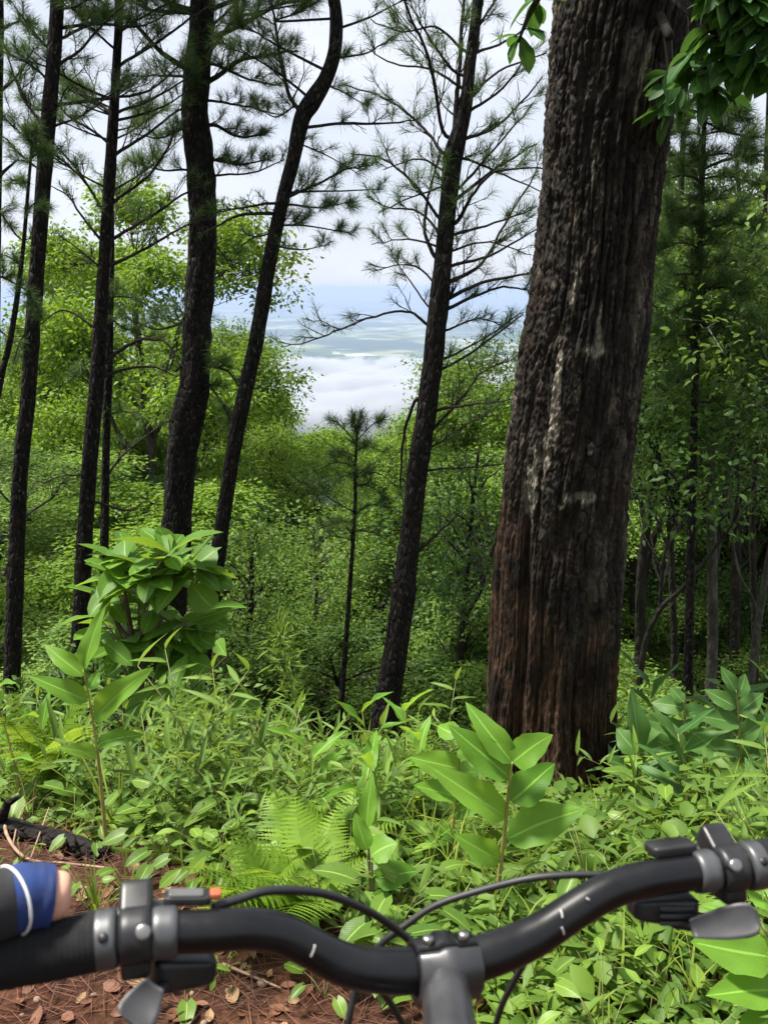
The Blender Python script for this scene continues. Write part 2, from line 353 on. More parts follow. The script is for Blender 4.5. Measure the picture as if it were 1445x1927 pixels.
# ------------------------------------------------------------------ haze and low cloud
def box_mesh(name, lo, hi, mat):
    (x0, y0, z0), (x1, y1, z1) = lo, hi
    b = Buf(); b.add([(x0, y0, z0), (x1, y0, z0), (x1, y1, z0), (x0, y1, z0), (x0, y0, z1), (x1, y0, z1), (x1, y1, z1), (x0, y1, z1)],
                     np.array([[0, 3, 2, 1], [4, 5, 6, 7], [0, 1, 5, 4], [1, 2, 6, 5], [2, 3, 7, 6], [3, 0, 4, 7]]))
    return b.mesh(name, mat, smooth=False)
m, t, o = newmat('haze_air'); L = t.links.new
pv = N(t, 'ShaderNodeVolumePrincipled', Density=1.0e-4, Anisotropy=.1); pv.inputs['Color'].default_value = (.45, .55, .80, 1)
L(pv.outputs[0], o.inputs['Volume'])
tag(obj('haze', box_mesh('haze', (-46000, -46000, VALLEY - 3), (46000, 46000, 26), m)), 'pale blue haze over the valley', 'haze', kind='stuff')

m, t, o = newmat('cloud_vapour'); L = t.links.new
ge = N(t, 'ShaderNodeNewGeometry')
mpn = N(t, 'ShaderNodeMapping'); mpn.inputs['Scale'].default_value = (.0042, .0034, .0062); L(ge.outputs['Position'], mpn.inputs['Vector'])
n1 = N(t, 'ShaderNodeTexNoise', Scale=1.0, Detail=5.0, Roughness=.58); L(mpn.outputs[0], n1.inputs['Vector'])
sz = N(t, 'ShaderNodeSeparateXYZ'); L(ge.outputs['Position'], sz.inputs[0])
hz = N(t, 'ShaderNodeMapRange'); hz.inputs['From Min'].default_value = -190; hz.inputs['From Max'].default_value = -330
hz.inputs['To Min'].default_value = -.62; hz.inputs['To Max'].default_value = .02; L(sz.outputs['Z'], hz.inputs['Value'])
ad = N(t, 'ShaderNodeMath', operation='ADD'); L(n1.outputs['Fac'], ad.inputs[0]); L(hz.outputs[0], ad.inputs[1])
mr = N(t, 'ShaderNodeMapRange'); mr.inputs['From Min'].default_value = .12; mr.inputs['From Max'].default_value = .20; mr.inputs['To Max'].default_value = .04; L(ad.outputs[0], mr.inputs['Value'])
pv = N(t, 'ShaderNodeVolumePrincipled', Anisotropy=.2); pv.inputs['Color'].default_value = (.74, .77, .82, 1); L(mr.outputs[0], pv.inputs['Density'])
L(pv.outputs[0], o.inputs['Volume'])
CLOUD = True
if CLOUD:
    tag(obj('cloud', box_mesh('cloud', (-750, 2000, -470), (900, 3300, -190), m)), 'bank of low white cloud lying over the valley', 'cloud')

# ------------------------------------------------------------------ the big old tree
BT_Y = 3.3
EDGE = np.array([(-420, 1050, 1500), (-200, 1045, 1420), (-100, 1043, 1380), (0, 1040, 1340), (100, 1031, 1304), (200, 1029, 1270), (300, 1022, 1250), (400, 1012, 1238), (500, 1000, 1226),
                 (600, 987, 1219), (660, 974, 1214), (760, 964, 1202), (880, 949, 1185), (960, 942, 1177), (1060, 930, 1167), (1200, 928, 1158), (1300, 919, 1146),
                 (1400, 922, 1136), (1500, 918, 1124), (1600, 905, 1120), (1680, 890, 1120)])
def big_trunk():
    nz, na = 700, 360
    py = EDGE[:, 0]; zz = []; cx = []; rd = []
    for y, l, r in EDGE:
        a = PX(l, y, BT_Y); b = PX(r, y, BT_Y); zz.append(a[2]); cx.append((a[0] + b[0]) / 2); rd.append((b[0] - a[0]) / 2 * .955)
    zz, cx, rd = map(np.array, (zz, cx, rd)); o_ = np.argsort(zz)
    z = np.linspace(zz.min(), zz.max(), nz); c = np.interp(z, zz[o_], cx[o_]); r = np.interp(z, zz[o_], rd[o_])
    k = np.ones(9) / 9
    c = np.convolve(np.pad(c, 4, 'edge'), k, 'valid'); r = np.convolve(np.pad(r, 4, 'edge'), k, 'valid')
    th = -np.pi / 2 + np.concatenate([np.linspace(-1.95, 1.95, 300), np.linspace(1.95, 2 * np.pi - 1.95, 60)[1:-1]]); na = len(th)
    A, Z = np.meshgrid(th, z)
    u = (A + np.pi) / (2 * np.pi); low = np.clip((0.05 - Z) / .6, 0, 1)          # 1 near the fluted foot
    # front = angle -90deg (towards the camera); grain zone on the left of the front
    wx = (fbm(u * 6, Z * 1.1, 0, 31) - .47) * .8; wob = (vnoise(u * 8, Z * 2.2, 0, 33, 8) - .5) * .05
    f1 = vnoise((u + wob) * 40, Z * 1.3 + 3, 0, 41, 40); f2 = vnoise((u + wob * .7) * 84, Z * 3.2, 0, 43, 84)
    ridge = 1 - np.abs(2 * f1 - 1) ** .7; ridge2 = 1 - np.abs(2 * f2 - 1)
    plate = vnoise(u * 60 + 3 * wob, Z * 11, 0, 47, 60); fine = fbm(u * 150, Z * 34, 0, 51, 4); grain = vnoise(u * 150, Z * 2.0, 0, 53, 150); grain2 = vnoise(u * 70, Z * 1.3, 0, 54, 70)
    lum = fbm(u * 7, Z * .8, 0, 57, 3) - .47
    # bare wood: lower part, left of front and everything under a ragged line
    fr = np.angle(np.exp(1j * (A + np.pi / 2)))                          # 0 at the front, negative = left
    line = .42 - .35 * np.clip(fr + .35, -1, 1.2) + (vnoise(u * 18, Z * 0, 0, 61, 18) - .5) * .35
    bare = np.clip((line - Z + (fine - .45) * .35 + (plate - .5) * .25) / .28, 0, 1)
    strip = np.clip(1 - np.abs(plate - .5) * 0, 0, 1)
    crack = np.exp(-((f1 - .5) / .06) ** 2) + .6 * np.exp(-((f2 - .5) / .055) ** 2); hc = vnoise(u * 34 + 5 * wob, Z * 13, 0, 48, 34); crack = np.clip(crack + .45 * np.exp(-((hc - .5) / .05) ** 2) * (plate > .35), 0, 1.2)
    fine2 = vnoise(u * 330, Z * 95, 0, 52); flake = np.round(vnoise(u * 95 + wob * 9, Z * 30, 0, 58, 95) * 4) / 4
    bark = -.022 * crack + .006 * np.round(plate * 3) / 3 + .010 * (fine - .4) + .008 * flake + .010 * fine2
    woodd = .026 * (grain2 - .5) + .014 * (grain - .5) - .002 + .012 * (fine - .4) + .010 * (vnoise(u * 260, Z * 3.5, 0, 59) - .5)
    flute = -.05 * np.exp(-((fr - .28) / .16) ** 2) * np.clip((.65 - Z) / .7, 0, 1) - .04 * np.exp(-((fr + .75) / .12) ** 2) * np.clip((.75 - Z) / .5, 0, 1)
    flute = flute + (.03 * np.cos(A * 5 + 1.1) + .02 + .05 * low) * low
    d = bark * (1 - bare) + woodd * bare + flute + lum * .035
    d = d - d.mean(axis=1, keepdims=True) * (1 - low)
    Rr = r[:, None] + d
    X = c[:, None] + Rr * np.cos(A); Y = BT_Y + .0 + Rr * np.sin(A)
    V = np.stack([X, Y, Z], -1).reshape(-1, 3)
    i = np.arange(nz - 1)[:, None] * na; j = np.arange(na)[None]; j2 = (j + 1) % na
    F = np.stack([i + j, i + j2, i + na + j2, i + na + j], -1).reshape(-1, 4)
    b = Buf(); top = len(V); V = np.concatenate([V, [[c[-1], BT_Y, z[-1] + .1]]]); jj = np.arange(na); l = (nz - 1) * na
    # tint: 0 dark bark .. lichen/pale bark plates up to 1 ; uv.x = bare wood mask, uv.y = pale patch mask
    pale = np.clip((vnoise(u * 16, Z * 2.4, 0, 71, 16) - .56) * 5, 0, 1) * np.clip((plate - .35) * 4, 0, 1)
    def patch(a0, z0, wa, wz): return np.clip(1.25 - ((fr - a0) / wa) ** 2 - ((Z - z0) / wz) ** 2 + (fine - .45) * 2.2 + (plate - .5) * 1.3, 0, 1)
    zp = lambda yy: PX(1080, yy, BT_Y - .25)[2]
    pt = np.maximum.reduce([patch(-.55, zp(790), .10, .22) * 1.3, patch(-.80, zp(950), .12, .16) * 1.3, patch(-.45, zp(545), .07, .09), patch(-.05, zp(660), .2, .03), patch(.05, zp(940), .3, .02), patch(.0, zp(620), .05, .1), patch(-.35, zp(310), .05, .06), patch(.15, zp(150), .05, .14)])
    pt = np.clip(np.maximum(pt, pale * .22) * (1 - bare), 0, 1)
    uv = np.stack([bare, pt], -1).reshape(-1, 2); uv = np.concatenate([uv, [[0, 0]]])
    b.add(V, [F, np.stack([np.full(na, top), l + jj, l + (jj + 1) % na], -1)], np.concatenate([(plate * .6 + fine * .5).ravel(), [.5]]), uv)
    return b, (z, c, r)
m, t, o = newmat('old_bark'); L = t.links.new
at = N(t, 'ShaderNodeAttribute', attribute_name='tint'); uvn = N(t, 'ShaderNodeUVMap'); sx = N(t, 'ShaderNodeSeparateXYZ'); L(uvn.outputs[0], sx.inputs[0])
tcn = N(t, 'ShaderNodeTexCoord')
mp1 = N(t, 'ShaderNodeMapping'); mp1.inputs['Scale'].default_value = (30, 30, 9); L(tcn.outputs['Object'], mp1.inputs['Vector'])
n1 = N(t, 'ShaderNodeTexNoise', Scale=1.0, Detail=7.0, Roughness=.65); L(mp1.outputs[0], n1.inputs['Vector'])
mp2 = N(t, 'ShaderNodeMapping'); mp2.inputs['Scale'].default_value = (130, 130, 4); L(tcn.outputs['Object'], mp2.inputs['Vector'])
n2 = N(t, 'ShaderNodeTexNoise', Scale=1.0, Detail=5.0); L(mp2.outputs[0], n2.inputs['Vector'])
n5 = N(t, 'ShaderNodeTexNoise', Scale=3.2, Detail=4.0); L(tcn.outputs['Object'], n5.inputs['Vector'])
mixn = N(t, 'ShaderNodeMath', operation='MULTIPLY_ADD'); L(at.outputs['Fac'], mixn.inputs[0]); mixn.inputs[1].default_value = .45; L(n1.outputs['Fac'], mixn.inputs[2])
rb = ramp(t, [(.45, (.006, .0052, .0045)), (.72, (.017, .0138, .0112)), (.9, (.045, .036, .028)), (1, (.10, .083, .063))]); L(mixn.outputs[0], rb.inputs['Fac'])
red = ramp(t, [(.5, (0, 0, 0)), (.68, (.55, .55, .55))]); L(n5.outputs['Fac'], red.inputs['Fac'])
mr_ = N(t, 'ShaderNodeMixRGB'); L(red.outputs[0], mr_.inputs['Fac']); L(rb.outputs[0], mr_.inputs['Color1']); mr_.inputs['Color2'].default_value = (.032, .018, .012, 1)
rw = ramp(t, [(.32, (.007, .005, .004)), (.5, (.045, .024, .014)), (.72, (.15, .082, .047))]); L(n2.outputs['Fac'], rw.inputs['Fac'])
char = ramp(t, [(.46, (1, 1, 1)), (.60, (.22, .21, .2))]); L(n5.outputs['Fac'], char.inputs['Fac'])
mch = N(t, 'ShaderNodeMixRGB', blend_type='MULTIPLY', Fac=1.0); L(rw.outputs[0], mch.inputs['Color1']); L(char.outputs[0], mch.inputs['Color2'])
mw = N(t, 'ShaderNodeMixRGB'); L(sx.outputs['X'], mw.inputs['Fac']); L(mr_.outputs[0], mw.inputs['Color1']); L(mch.outputs[0], mw.inputs['Color2'])
rl = ramp(t, [(.35, (.06, .05, .04)), (.62, (.36, .33, .27))]); L(n1.outputs['Fac'], rl.inputs['Fac'])
mlx = N(t, 'ShaderNodeMixRGB'); L(sx.outputs['Y'], mlx.inputs['Fac']); L(mw.outputs[0], mlx.inputs['Color1']); L(rl.outputs[0], mlx.inputs['Color2'])
pb = N(t, 'ShaderNodeBsdfPrincipled', Roughness=.85); pb.inputs['Specular IOR Level'].default_value = .25; n8 = N(t, 'ShaderNodeTexNoise', Scale=3.5, Detail=7.0, Roughness=.75); L(mp1.outputs[0], n8.inputs['Vector']); r8 = ramp(t, [(.36, (.4, .4, .4)), (.5, (.95, .93, .9)), (.66, (1.9, 1.8, 1.65))]); L(n8.outputs['Fac'], r8.inputs['Fac']); m8 = N(t, 'ShaderNodeMixRGB', blend_type='MULTIPLY', Fac=1.0); L(mlx.outputs[0], m8.inputs['Color1']); L(r8.outputs[0], m8.inputs['Color2']); L(m8.outputs[0], pb.inputs['Base Color'])
n7 = N(t, 'ShaderNodeTexNoise', Scale=5.0, Detail=6.0, Roughness=.7); L(mp1.outputs[0], n7.inputs['Vector']); s7 = N(t, 'ShaderNodeMath', operation='MULTIPLY_ADD'); L(n7.outputs['Fac'], s7.inputs[0]); s7.inputs[1].default_value = .45; L(n1.outputs['Fac'], s7.inputs[2])
bp = N(t, 'ShaderNodeBump', Strength=.9, Distance=.016); L(s7.outputs[0], bp.inputs['Height']); L(bp.outputs[0], pb.inputs['Normal'])
L(pb.outputs[0], o.inputs['Surface']); M['old_bark'] = m

bt, (BTZ, BTC, BTR) = big_trunk()
BTB = np.array([BTC[0], BT_Y, BTZ[0]])
bigtree = thing('old_tree', BTB, 'massive old tree trunk with deeply furrowed dark bark and pale lichen patches', 'tree')
bt.V = [v - BTB for v in bt.V]
trunk = obj('trunk', bt.mesh('old_trunk', M['old_bark'], smooth=False), bigtree)
# loose bark plates lifting off the trunk
for k in range(44):
    a = -np.pi / 2 + rng.uniform(-1.15, 1.15); zz = rng.uniform(.25, 1.95)
    if zz < .75 and a < -1.5: continue
    i = int(np.searchsorted(BTZ, zz)); rad = BTR[i] - .004
    wv, hv = rng.uniform(.008, .018), rng.uniform(.03, .10)
    b = Buf(); g = []
    nu, nv = 3, 5
    for q in range(nv):
        for p in range(nu):
            aa = (p / (nu - 1) - .5) * wv * 2 * (1 - .35 * abs(q / (nv - 1) - .5)) + rng.normal(0, .0030); h = (q / (nv - 1) - .5) * hv + rng.normal(0, .007)
            g.append((aa, rng.normal(0, .002), h))
    g = np.array(g); back = g + [0, .014, 0]; back[:, [0, 2]] *= .93
    V = np.concatenate([g, back]); F = []
    n_ = nu * nv
    for q in range(nv - 1):
        for p in range(nu - 1):
            s_ = q * nu + p; F.append((s_, s_ + 1, s_ + nu + 1, s_ + nu)); F.append((n_ + s_, n_ + s_ + nu, n_ + s_ + nu + 1, n_ + s_ + 1))
    rim = [p for p in range(nu)] + [q * nu + nu - 1 for q in range(1, nv)] + [(nv - 1) * nu + p for p in range(nu - 2, -1, -1)] + [q * nu for q in range(nv - 2, 0, -1)]
    for q in range(len(rim)): a0, a1 = rim[q], rim[(q + 1) % len(rim)]; F.append((a1, a0, n_ + a0, n_ + a1))
    pv_ = .6 if rng.random() < .1 else 0.0
    b.add(V, np.array(F), rng.uniform(.3, .9), np.tile([0.0, pv_ * .7], (len(V), 1)))
    o_ = obj('bark_plate', b.mesh('bark_plate', M['old_bark'], smooth=False), bigtree)
    o_.location = np.array([BTC[i] + rad * math.cos(a), BT_Y + rad * math.sin(a), zz]) - BTB
    o_.rotation_euler = (R(rng.uniform(-4, 6)), R(rng.uniform(-5, 5)), a + math.pi / 2)

# ------------------------------------------------------------------ pines
def tufts(buf, P, D, nn=26, Lm=.115, wd=.0025):
    n = len(P); P = np.repeat(P, nn, 0); D = np.repeat(nrmz(D), nn, 0)
    r = rng.normal(size=P.shape); d = nrmz(D * rng.uniform(.25, 1.5, (len(P), 1)) + nrmz(r) * .85)
    d[:, 2] -= .12; d = nrmz(d)
    L_ = (Lm * rng.uniform(.7, 1.15, len(P)))[:, None]; s = nrmz(np.cross(d, rng.normal(size=P.shape)))
    st = P - D * rng.uniform(0, .10, (len(P), 1))
    bend = st + d * L_ * .6; tip = st + d * L_; tip[:, 2] -= (L_[:, 0] * .10)
    V = np.stack([st - s * wd / 2, st + s * wd / 2, bend + s * wd * .45, bend - s * wd * .45, tip], 1).reshape(-1, 3)
    k = np.arange(len(P))[:, None] * 5
    buf.add(V, [k + np.array([[0, 1, 2, 3]]), k + np.array([[3, 2, 4]])], np.repeat(np.repeat(rng.uniform(.1, .9, n), nn), 5))
def pine_branch(parent, base, pts, r0, dens=1.0, lean=True, tuftn=30):
    """pts world polyline; builds branch mesh (with twigs) and a needles sub-part"""
    P = smooth_path(pts, 5); n = len(P)
    ln = np.linalg.norm(np.diff(P, axis=0), axis=1).sum()
    P = P + (rng.normal(0, 1, P.shape) * .008 * ln * np.linspace(0, 1, n)[:, None] * .6)
    rad = np.linspace(r0, max(.004, r0 * .28), n)
    b = Buf(); b.add(*tube(P, rad, 6, wob=.12, s=int(rng.integers(99))))
    tp, td = [], []
    if dens > 0:
        nt = max(6, int(ln * 9.0 * min(max(dens, .65) + .15, 1.9)))
        for q in range(nt):
            f = rng.uniform(.28, 1.0); i = min(int(f * (n - 1)), n - 2); T = nrmz(P[i + 1] - P[i])
            sd = nrmz(np.cross(T, rng.normal(size=3))); sd[2] = abs(sd[2]) * .5 + .1
            d = nrmz(T * rng.uniform(.5, 1.1) + sd * rng.uniform(.6, 1.1)); l = rng.uniform(.18, .34) * min(ln, 2.2) * (1.15 - .5 * f)
            Q = [P[i]]; dd = d.copy()
            for s_ in range(5):
                dd = nrmz(dd + rng.normal(0, .16, 3) + np.array([0, 0, .06])); Q.append(Q[-1] + dd * l / 5)
            Q = np.array(Q); b.add(*tube(Q, np.linspace(max(.0045, rad[i] * .42), .0025, 6), 4, cap=False))
            tp.append(Q[-1]); td.append(dd)
            for _ in range(int(rng.integers(2, 5))):
                j = int(rng.integers(1, 5)); e = nrmz(nrmz(Q[j + 1 if j < 5 else j] - Q[j - 1]) + rng.normal(0, .55, 3) + [0, 0, .15]); l2 = l * rng.uniform(.25, .55)
                E = np.array([Q[j], Q[j] + e * l2 * .5, Q[j] + nrmz(e + [0, 0, .25]) * l2]); b.add(*tube(E, [.0035, .003, .0022], 3, cap=False)); tp.append(E[-1]); td.append(E[-1] - E[-2])
        tp.append(P[-1]); td.append(P[-1] - P[-2])
    br = obj('branch', b.mesh('pine_branch', M['bark_pine2']), parent, -np.asarray(base))
    br.location = (0, 0, 0); br.data.transform(Matrix.Translation(-Vector(base)))
    if tp:
        keep = rng.random(len(tp)) < min(1, .8 * dens + .15)
        tp = np.array(tp)[keep]; td = np.array(td)[keep]
        if len(tp):
            nb = Buf(); tufts(nb, tp - base, td, tuftn)
            obj('needles', nb.mesh('pine_needles', M['needle'], smooth=False), br)
    return br
def pine(label, tr, Y, branches, top=3.5, dens=1.0, extra=0, name='pine_tree', ylow=None, lean=0.0, rough=.10, tuftn=30, mat='bark_pine', autocrown=True, base_drop=True):
    """tr: (px,py,width) from top to bottom"""
    W = []
    for (x, y, wpx) in tr:
        yy = Y + lean * (y - 1200) / 1200.0
        p = PX(x, y, yy); W.append([*p, wpx * MPP(y, yy) * .5])
    W = np.array(W)[::-1]                # bottom to top
    # continue down to the ground
    d = W[0, :3] - W[1, :3]; d = d / max(abs(d[2]), 1e-6)
    p = W[0, :3].copy(); g = float(gz(p[0], p[1]))
    if p[2] > g - .1:
        q = p + d * (p[2] - g + .25); W = np.vstack([[*q, W[0, 3] * 1.15], W])
    base = W[0, :3].copy(); base[2] = max(base[2], float(gz(base[0], base[1])) - .25); base[2] = W[0, 2]
    if top > 0:
        d = nrmz(W[-1, :3] - W[-2, :3]); d = nrmz(d + [0, 0, .6]); W = np.vstack([W, [*(W[-1, :3] + d * top * .5), W[-1, 3] * .62], [*(W[-1, :3] + d * top), .012]])
    S = smooth_path(W, 10)
    # refine for relief
    b = Buf(); V, F = tube(S[:, :3], S[:, 3], 28, wob=0)
    nn = len(S) * 28; a = np.tile(np.arange(28) / 28, len(S)); hh = np.repeat(S[:, 2], 28); rr = np.repeat(S[:, 3], 28)
    C = np.repeat(S[:, :3], 28, 0)
    k = 1 + rough * 2 * (fbm(np.cos(a * 6.283) * 2.2 + 7, np.sin(a * 6.283) * 2.2 + hh * 2.1, hh * 3.0, 5, 4) - .47) + rough * 1.1 * (vnoise(a * 14, hh * 7, 0, 8, 14) - .5)
    V[:nn] = C + (V[:nn] - C) * k[:, None]
    b.add(V - base, F)
    o_ = thing(name, base, label, 'pine tree')
    obj('trunk', b.mesh('pine_trunk', M[mat]), o_)
    for br in branches:
        pts, w0 = br[0], br[1]; de = br[2] if len(br) > 2 else dens; dy = br[3] if len(br) > 3 else rng.uniform(-.9, .9)
        L_ = np.hypot(pts[-1][0] - pts[0][0], pts[-1][1] - pts[0][1]) * MPP(pts[0][1], Y)
        Wp = []
        for q, (x, y) in enumerate(pts):
            f = q / (len(pts) - 1); y0 = Y + lean * (pts[0][1] - 1200) / 1200.0; Wp.append(PX(x, y, y0 + dy * L_ * f))
        i = int(np.argmin(np.linalg.norm(S[:, :3] - Wp[0], axis=1))); i = max(0, i - 1); Wp = [S[i, :3]] + Wp if np.linalg.norm(S[i, :3] - Wp[0]) < .6 else Wp
        pine_branch(o_, base, np.array(Wp), w0 * MPP(pts[0][1], Y) * .5, de, tuftn=tuftn)
    if top > 0 and autocrown:
        i0 = np.searchsorted(S[:, 2], S[-1, 2] - top * 1.02)
        for q in range(9 + extra):
            i = int(rng.integers(i0, len(S) - 2)); f = (S[-1, 2] - S[i, 2]) / top; az = rng.uniform(0, 6.28); l = .5 + 1.5 * f * rng.uniform(.6, 1)
            d = np.array([math.cos(az), math.sin(az), .25]); P = [S[i, :3] + d * l * u + np.array([0, 0, .18 * l * u * u]) for u in (0, .35, .7, 1)]
            pine_branch(o_, base, np.array(P), max(.012, S[i, 3] * .3), 1.2, tuftn=tuftn)
    return o_, S, base
def whorls(S, z0, z1, n, lmin, lmax, up=.35):
    """free branches round a trunk between two heights -> world polylines"""
    o_ = []
    for q in range(n):
        z = rng.uniform(z0, z1); i = int(np.clip(np.searchsorted(S[:, 2], z), 1, len(S) - 2)); az = rng.choice([0, np.pi]) + rng.normal(0, .45) + .25; l = rng.uniform(lmin, lmax)
        d = np.array([math.cos(az), math.sin(az), up * rng.uniform(.2, 1.2)])
        o_.append((np.array([S[i, :3] + d * l * u + np.array([0, 0, rng.uniform(-.1, .22) * l * u * u]) for u in (0, .35, .7, 1)]), S[i, 3]))
    return o_

o_, S, bs = pine('slim dark pine with a straight trunk rising beyond the charred log', [(108, 0, 25), (94, 200, 27), (78, 400, 28), (61, 640, 28), (52, 760, 28), (40, 880, 29), (33, 1000, 29), (26, 1200, 31)], 8.6, [
    ([(95, 82), (150, 55), (240, 0), (290, -40)], 9), ([(115, 118), (150, 95), (200, 40), (235, 10)], 8), ([(76, 232), (45, 185), (15, 110), (0, 60)], 7), ([(105, 237), (150, 220), (200, 185), (235, 160)], 6),
    ([(100, 290), (150, 330), (190, 388)], 6, .3), ([(80, 80), (50, 40), (20, 0)], 7), ([(64, 610), (40, 640), (20, 700)], 5, .4), ([(112, 20), (150, 10), (190, -30)], 7), ([(90, 150), (55, 120), (10, 100), (-40, 90)], 7), ([(84, 330), (50, 300), (10, 260), (-30, 240)], 6)])
for P, r_ in whorls(S, 2.6, 5.2, 7, .9, 1.7): pine_branch(o_, bs, P, r_ * .3, 1.0)
o_, S, bs = pine('slim pine with many long curved bare side branches, next to the thin dark stem', [(224, 0, 15), (220, 120, 16), (209, 300, 21), (199, 450, 22), (196, 500, 22), (188, 640, 27), (175, 810, 29), (161, 990, 29), (153, 1160, 31), (150, 1200, 32)], 9.2, [
    ([(230, 120), (280, 90), (360, 35), (400, 10)], 8, .7), ([(228, 58), (280, 25), (330, 0), (380, -30)], 7), ([(222, 288), (280, 250), (345, 202), (385, 190)], 9, .6), ([(225, 210), (280, 190), (340, 155), (380, 130)], 7, .7),
    ([(215, 380), (280, 330), (320, 270), (330, 240)], 8, .25), ([(212, 450), (280, 410), (355, 360), (390, 350)], 8, .3), ([(207, 500), (280, 465), (350, 425), (400, 410)], 9, .15),
    ([(203, 208), (150, 175), (115, 140), (50, 90)], 8, .8), ([(200, 265), (165, 240), (125, 215), (115, 185), (155, 130)], 7, .2), ([(190, 388), (150, 325), (105, 272), (80, 230)], 7, .5), ([(185, 445), (150, 400), (130, 370), (97, 350)], 7, .1),
    ([(185, 500), (150, 470), (115, 445)], 6, .1), ([(172, 612), (140, 590), (110, 585), (76, 612)], 7, 0), ([(197, 680), (240, 650), (280, 637), (315, 647), (340, 690)], 10, 0), ([(200, 707), (250, 692), (295, 692), (335, 710)], 8, 0),
    ([(180, 945), (215, 955), (250, 960), (270, 945), (305, 950)], 7, 0), ([(155, 895), (100, 900), (57, 932)], 5, .2), ([(215, 30), (180, -10), (150, -50)], 6), ([(214, 90), (180, 60), (140, 20), (100, 0)], 7)])
for P, r_ in whorls(S, 2.8, 5.4, 8, .8, 1.6): pine_branch(o_, bs, P, r_ * .35, 1.0)
pine('thin dark stem standing close behind the pine with curved bare branches', [(212, 470, 8), (209, 560, 11), (207, 640, 14), (203, 760, 15), (199, 900, 15), (195, 1150, 16)], 10.5, [([(195, 910), (220, 870), (250, 840), (320, 790)], 8, .2), ([(205, 700), (170, 680), (130, 720)], 6, .7), ([(204, 780), (240, 775), (262, 790)], 5, .6), ([(209, 560), (250, 560), (300, 590)], 6, 1.2), ([(208, 600), (240, 620), (300, 640)], 6, 1.2)], top=1.6, name='pine_tree')
o_, S, bs = pine('thick pine trunk with flaking bark and a knobby swelling on one side', [(382, 0, 45), (370, 150, 49), (367, 215, 50), (376, 300, 51), (382, 425, 52), (376, 550, 52), (371, 640, 53), (366, 710, 55), (357, 770, 62), (341, 880, 57), (332, 990, 54), (328, 1060, 56)], 9.8, [
    ([(400, 150), (450, 115), (500, 105), (560, 95)], 11, 1.6), ([(402, 235), (450, 258), (505, 250)], 9, 1.8), ([(402, 300), (450, 310), (508, 300)], 8, 1.6), ([(407, 330), (475, 325), (535, 300)], 6, .6), ([(400, 90), (440, 40), (500, 20), (560, 10)], 9, 1.6), ([(398, 50), (440, 10), (480, -30)], 8, 1.4),
    ([(350, 145), (290, 142), (230, 145)], 7, .8), ([(352, 240), (300, 260), (250, 250)], 6, 1.3), ([(355, 320), (300, 320), (240, 300)], 6, 1.2), ([(405, 460), (440, 510), (462, 520)], 4, .1), ([(360, 600), (300, 620), (240, 600)], 8, 1.3, .8), ([(352, 720), (342, 690), (330, 700)], 16, 0), ([(385, 720), (420, 760), (450, 830)], 8, 1.2), ([(380, 690), (430, 700), (470, 760)], 8, 1.2), ([(402, 120), (470, 150), (530, 160)], 8, 1.5), ([(400, 190), (460, 200), (520, 215)], 7, 1.4)], rough=.16)
for P, r_ in whorls(S, 3.0, 5.0, 8, .8, 1.5): pine_branch(o_, bs, P, r_ * .25, 1.1)
o_, S, bs = pine('leaning pine whose trunk swerves at a fork near its top', [(625, -30, 22), (629, 0, 22), (633, 50, 25), (629, 100, 25), (612, 150, 28), (588, 190, 34), (568, 225, 30), (552, 300, 26), (531, 380, 25), (506, 500, 27), (483, 640, 28), (456, 760, 29), (435, 880, 28), (418, 990, 28), (408, 1060, 29)], 9.0, [
    ([(566, 212), (545, 180), (530, 120), (520, 60), (510, 0), (505, -60)], 11, .8, .1), ([(518, 383), (460, 390), (408, 400)], 8, .5), ([(518, 402), (450, 405), (410, 425), (380, 440)], 9, .1), ([(550, 362), (625, 360), (722, 356)], 6, .7), ([(575, 240), (650, 232), (722, 232), (790, 225)], 9, .5),
    ([(545, 370), (600, 345), (650, 320), (700, 310)], 7, 1.6), ([(528, 425), (575, 425), (660, 440)], 7, 1.6), ([(522, 465), (570, 470), (620, 460)], 5, .8), ([(540, 385), (600, 390), (655, 380)], 6, 1.4), ([(642, 52), (690, 35), (740, 10), (780, -10)], 6, .8), ([(640, 108), (690, 100), (740, 70)], 6, .9),
    ([(602, 160), (640, 170), (690, 200)], 6, .7), ([(540, 150), (480, 110), (430, 90)], 6, 1.5), ([(530, 90), (480, 60), (440, 50)], 6, 1.4), ([(520, 40), (570, 20), (600, 0)], 5, 1.3), ([(516, 440), (470, 450), (440, 480)], 5, .5), ([(500, 510), (460, 520)], 4, .3), ([(560, 270), (610, 290), (680, 330)], 5, .9), ([(555, 200), (520, 220), (480, 200)], 5, 1.2)])
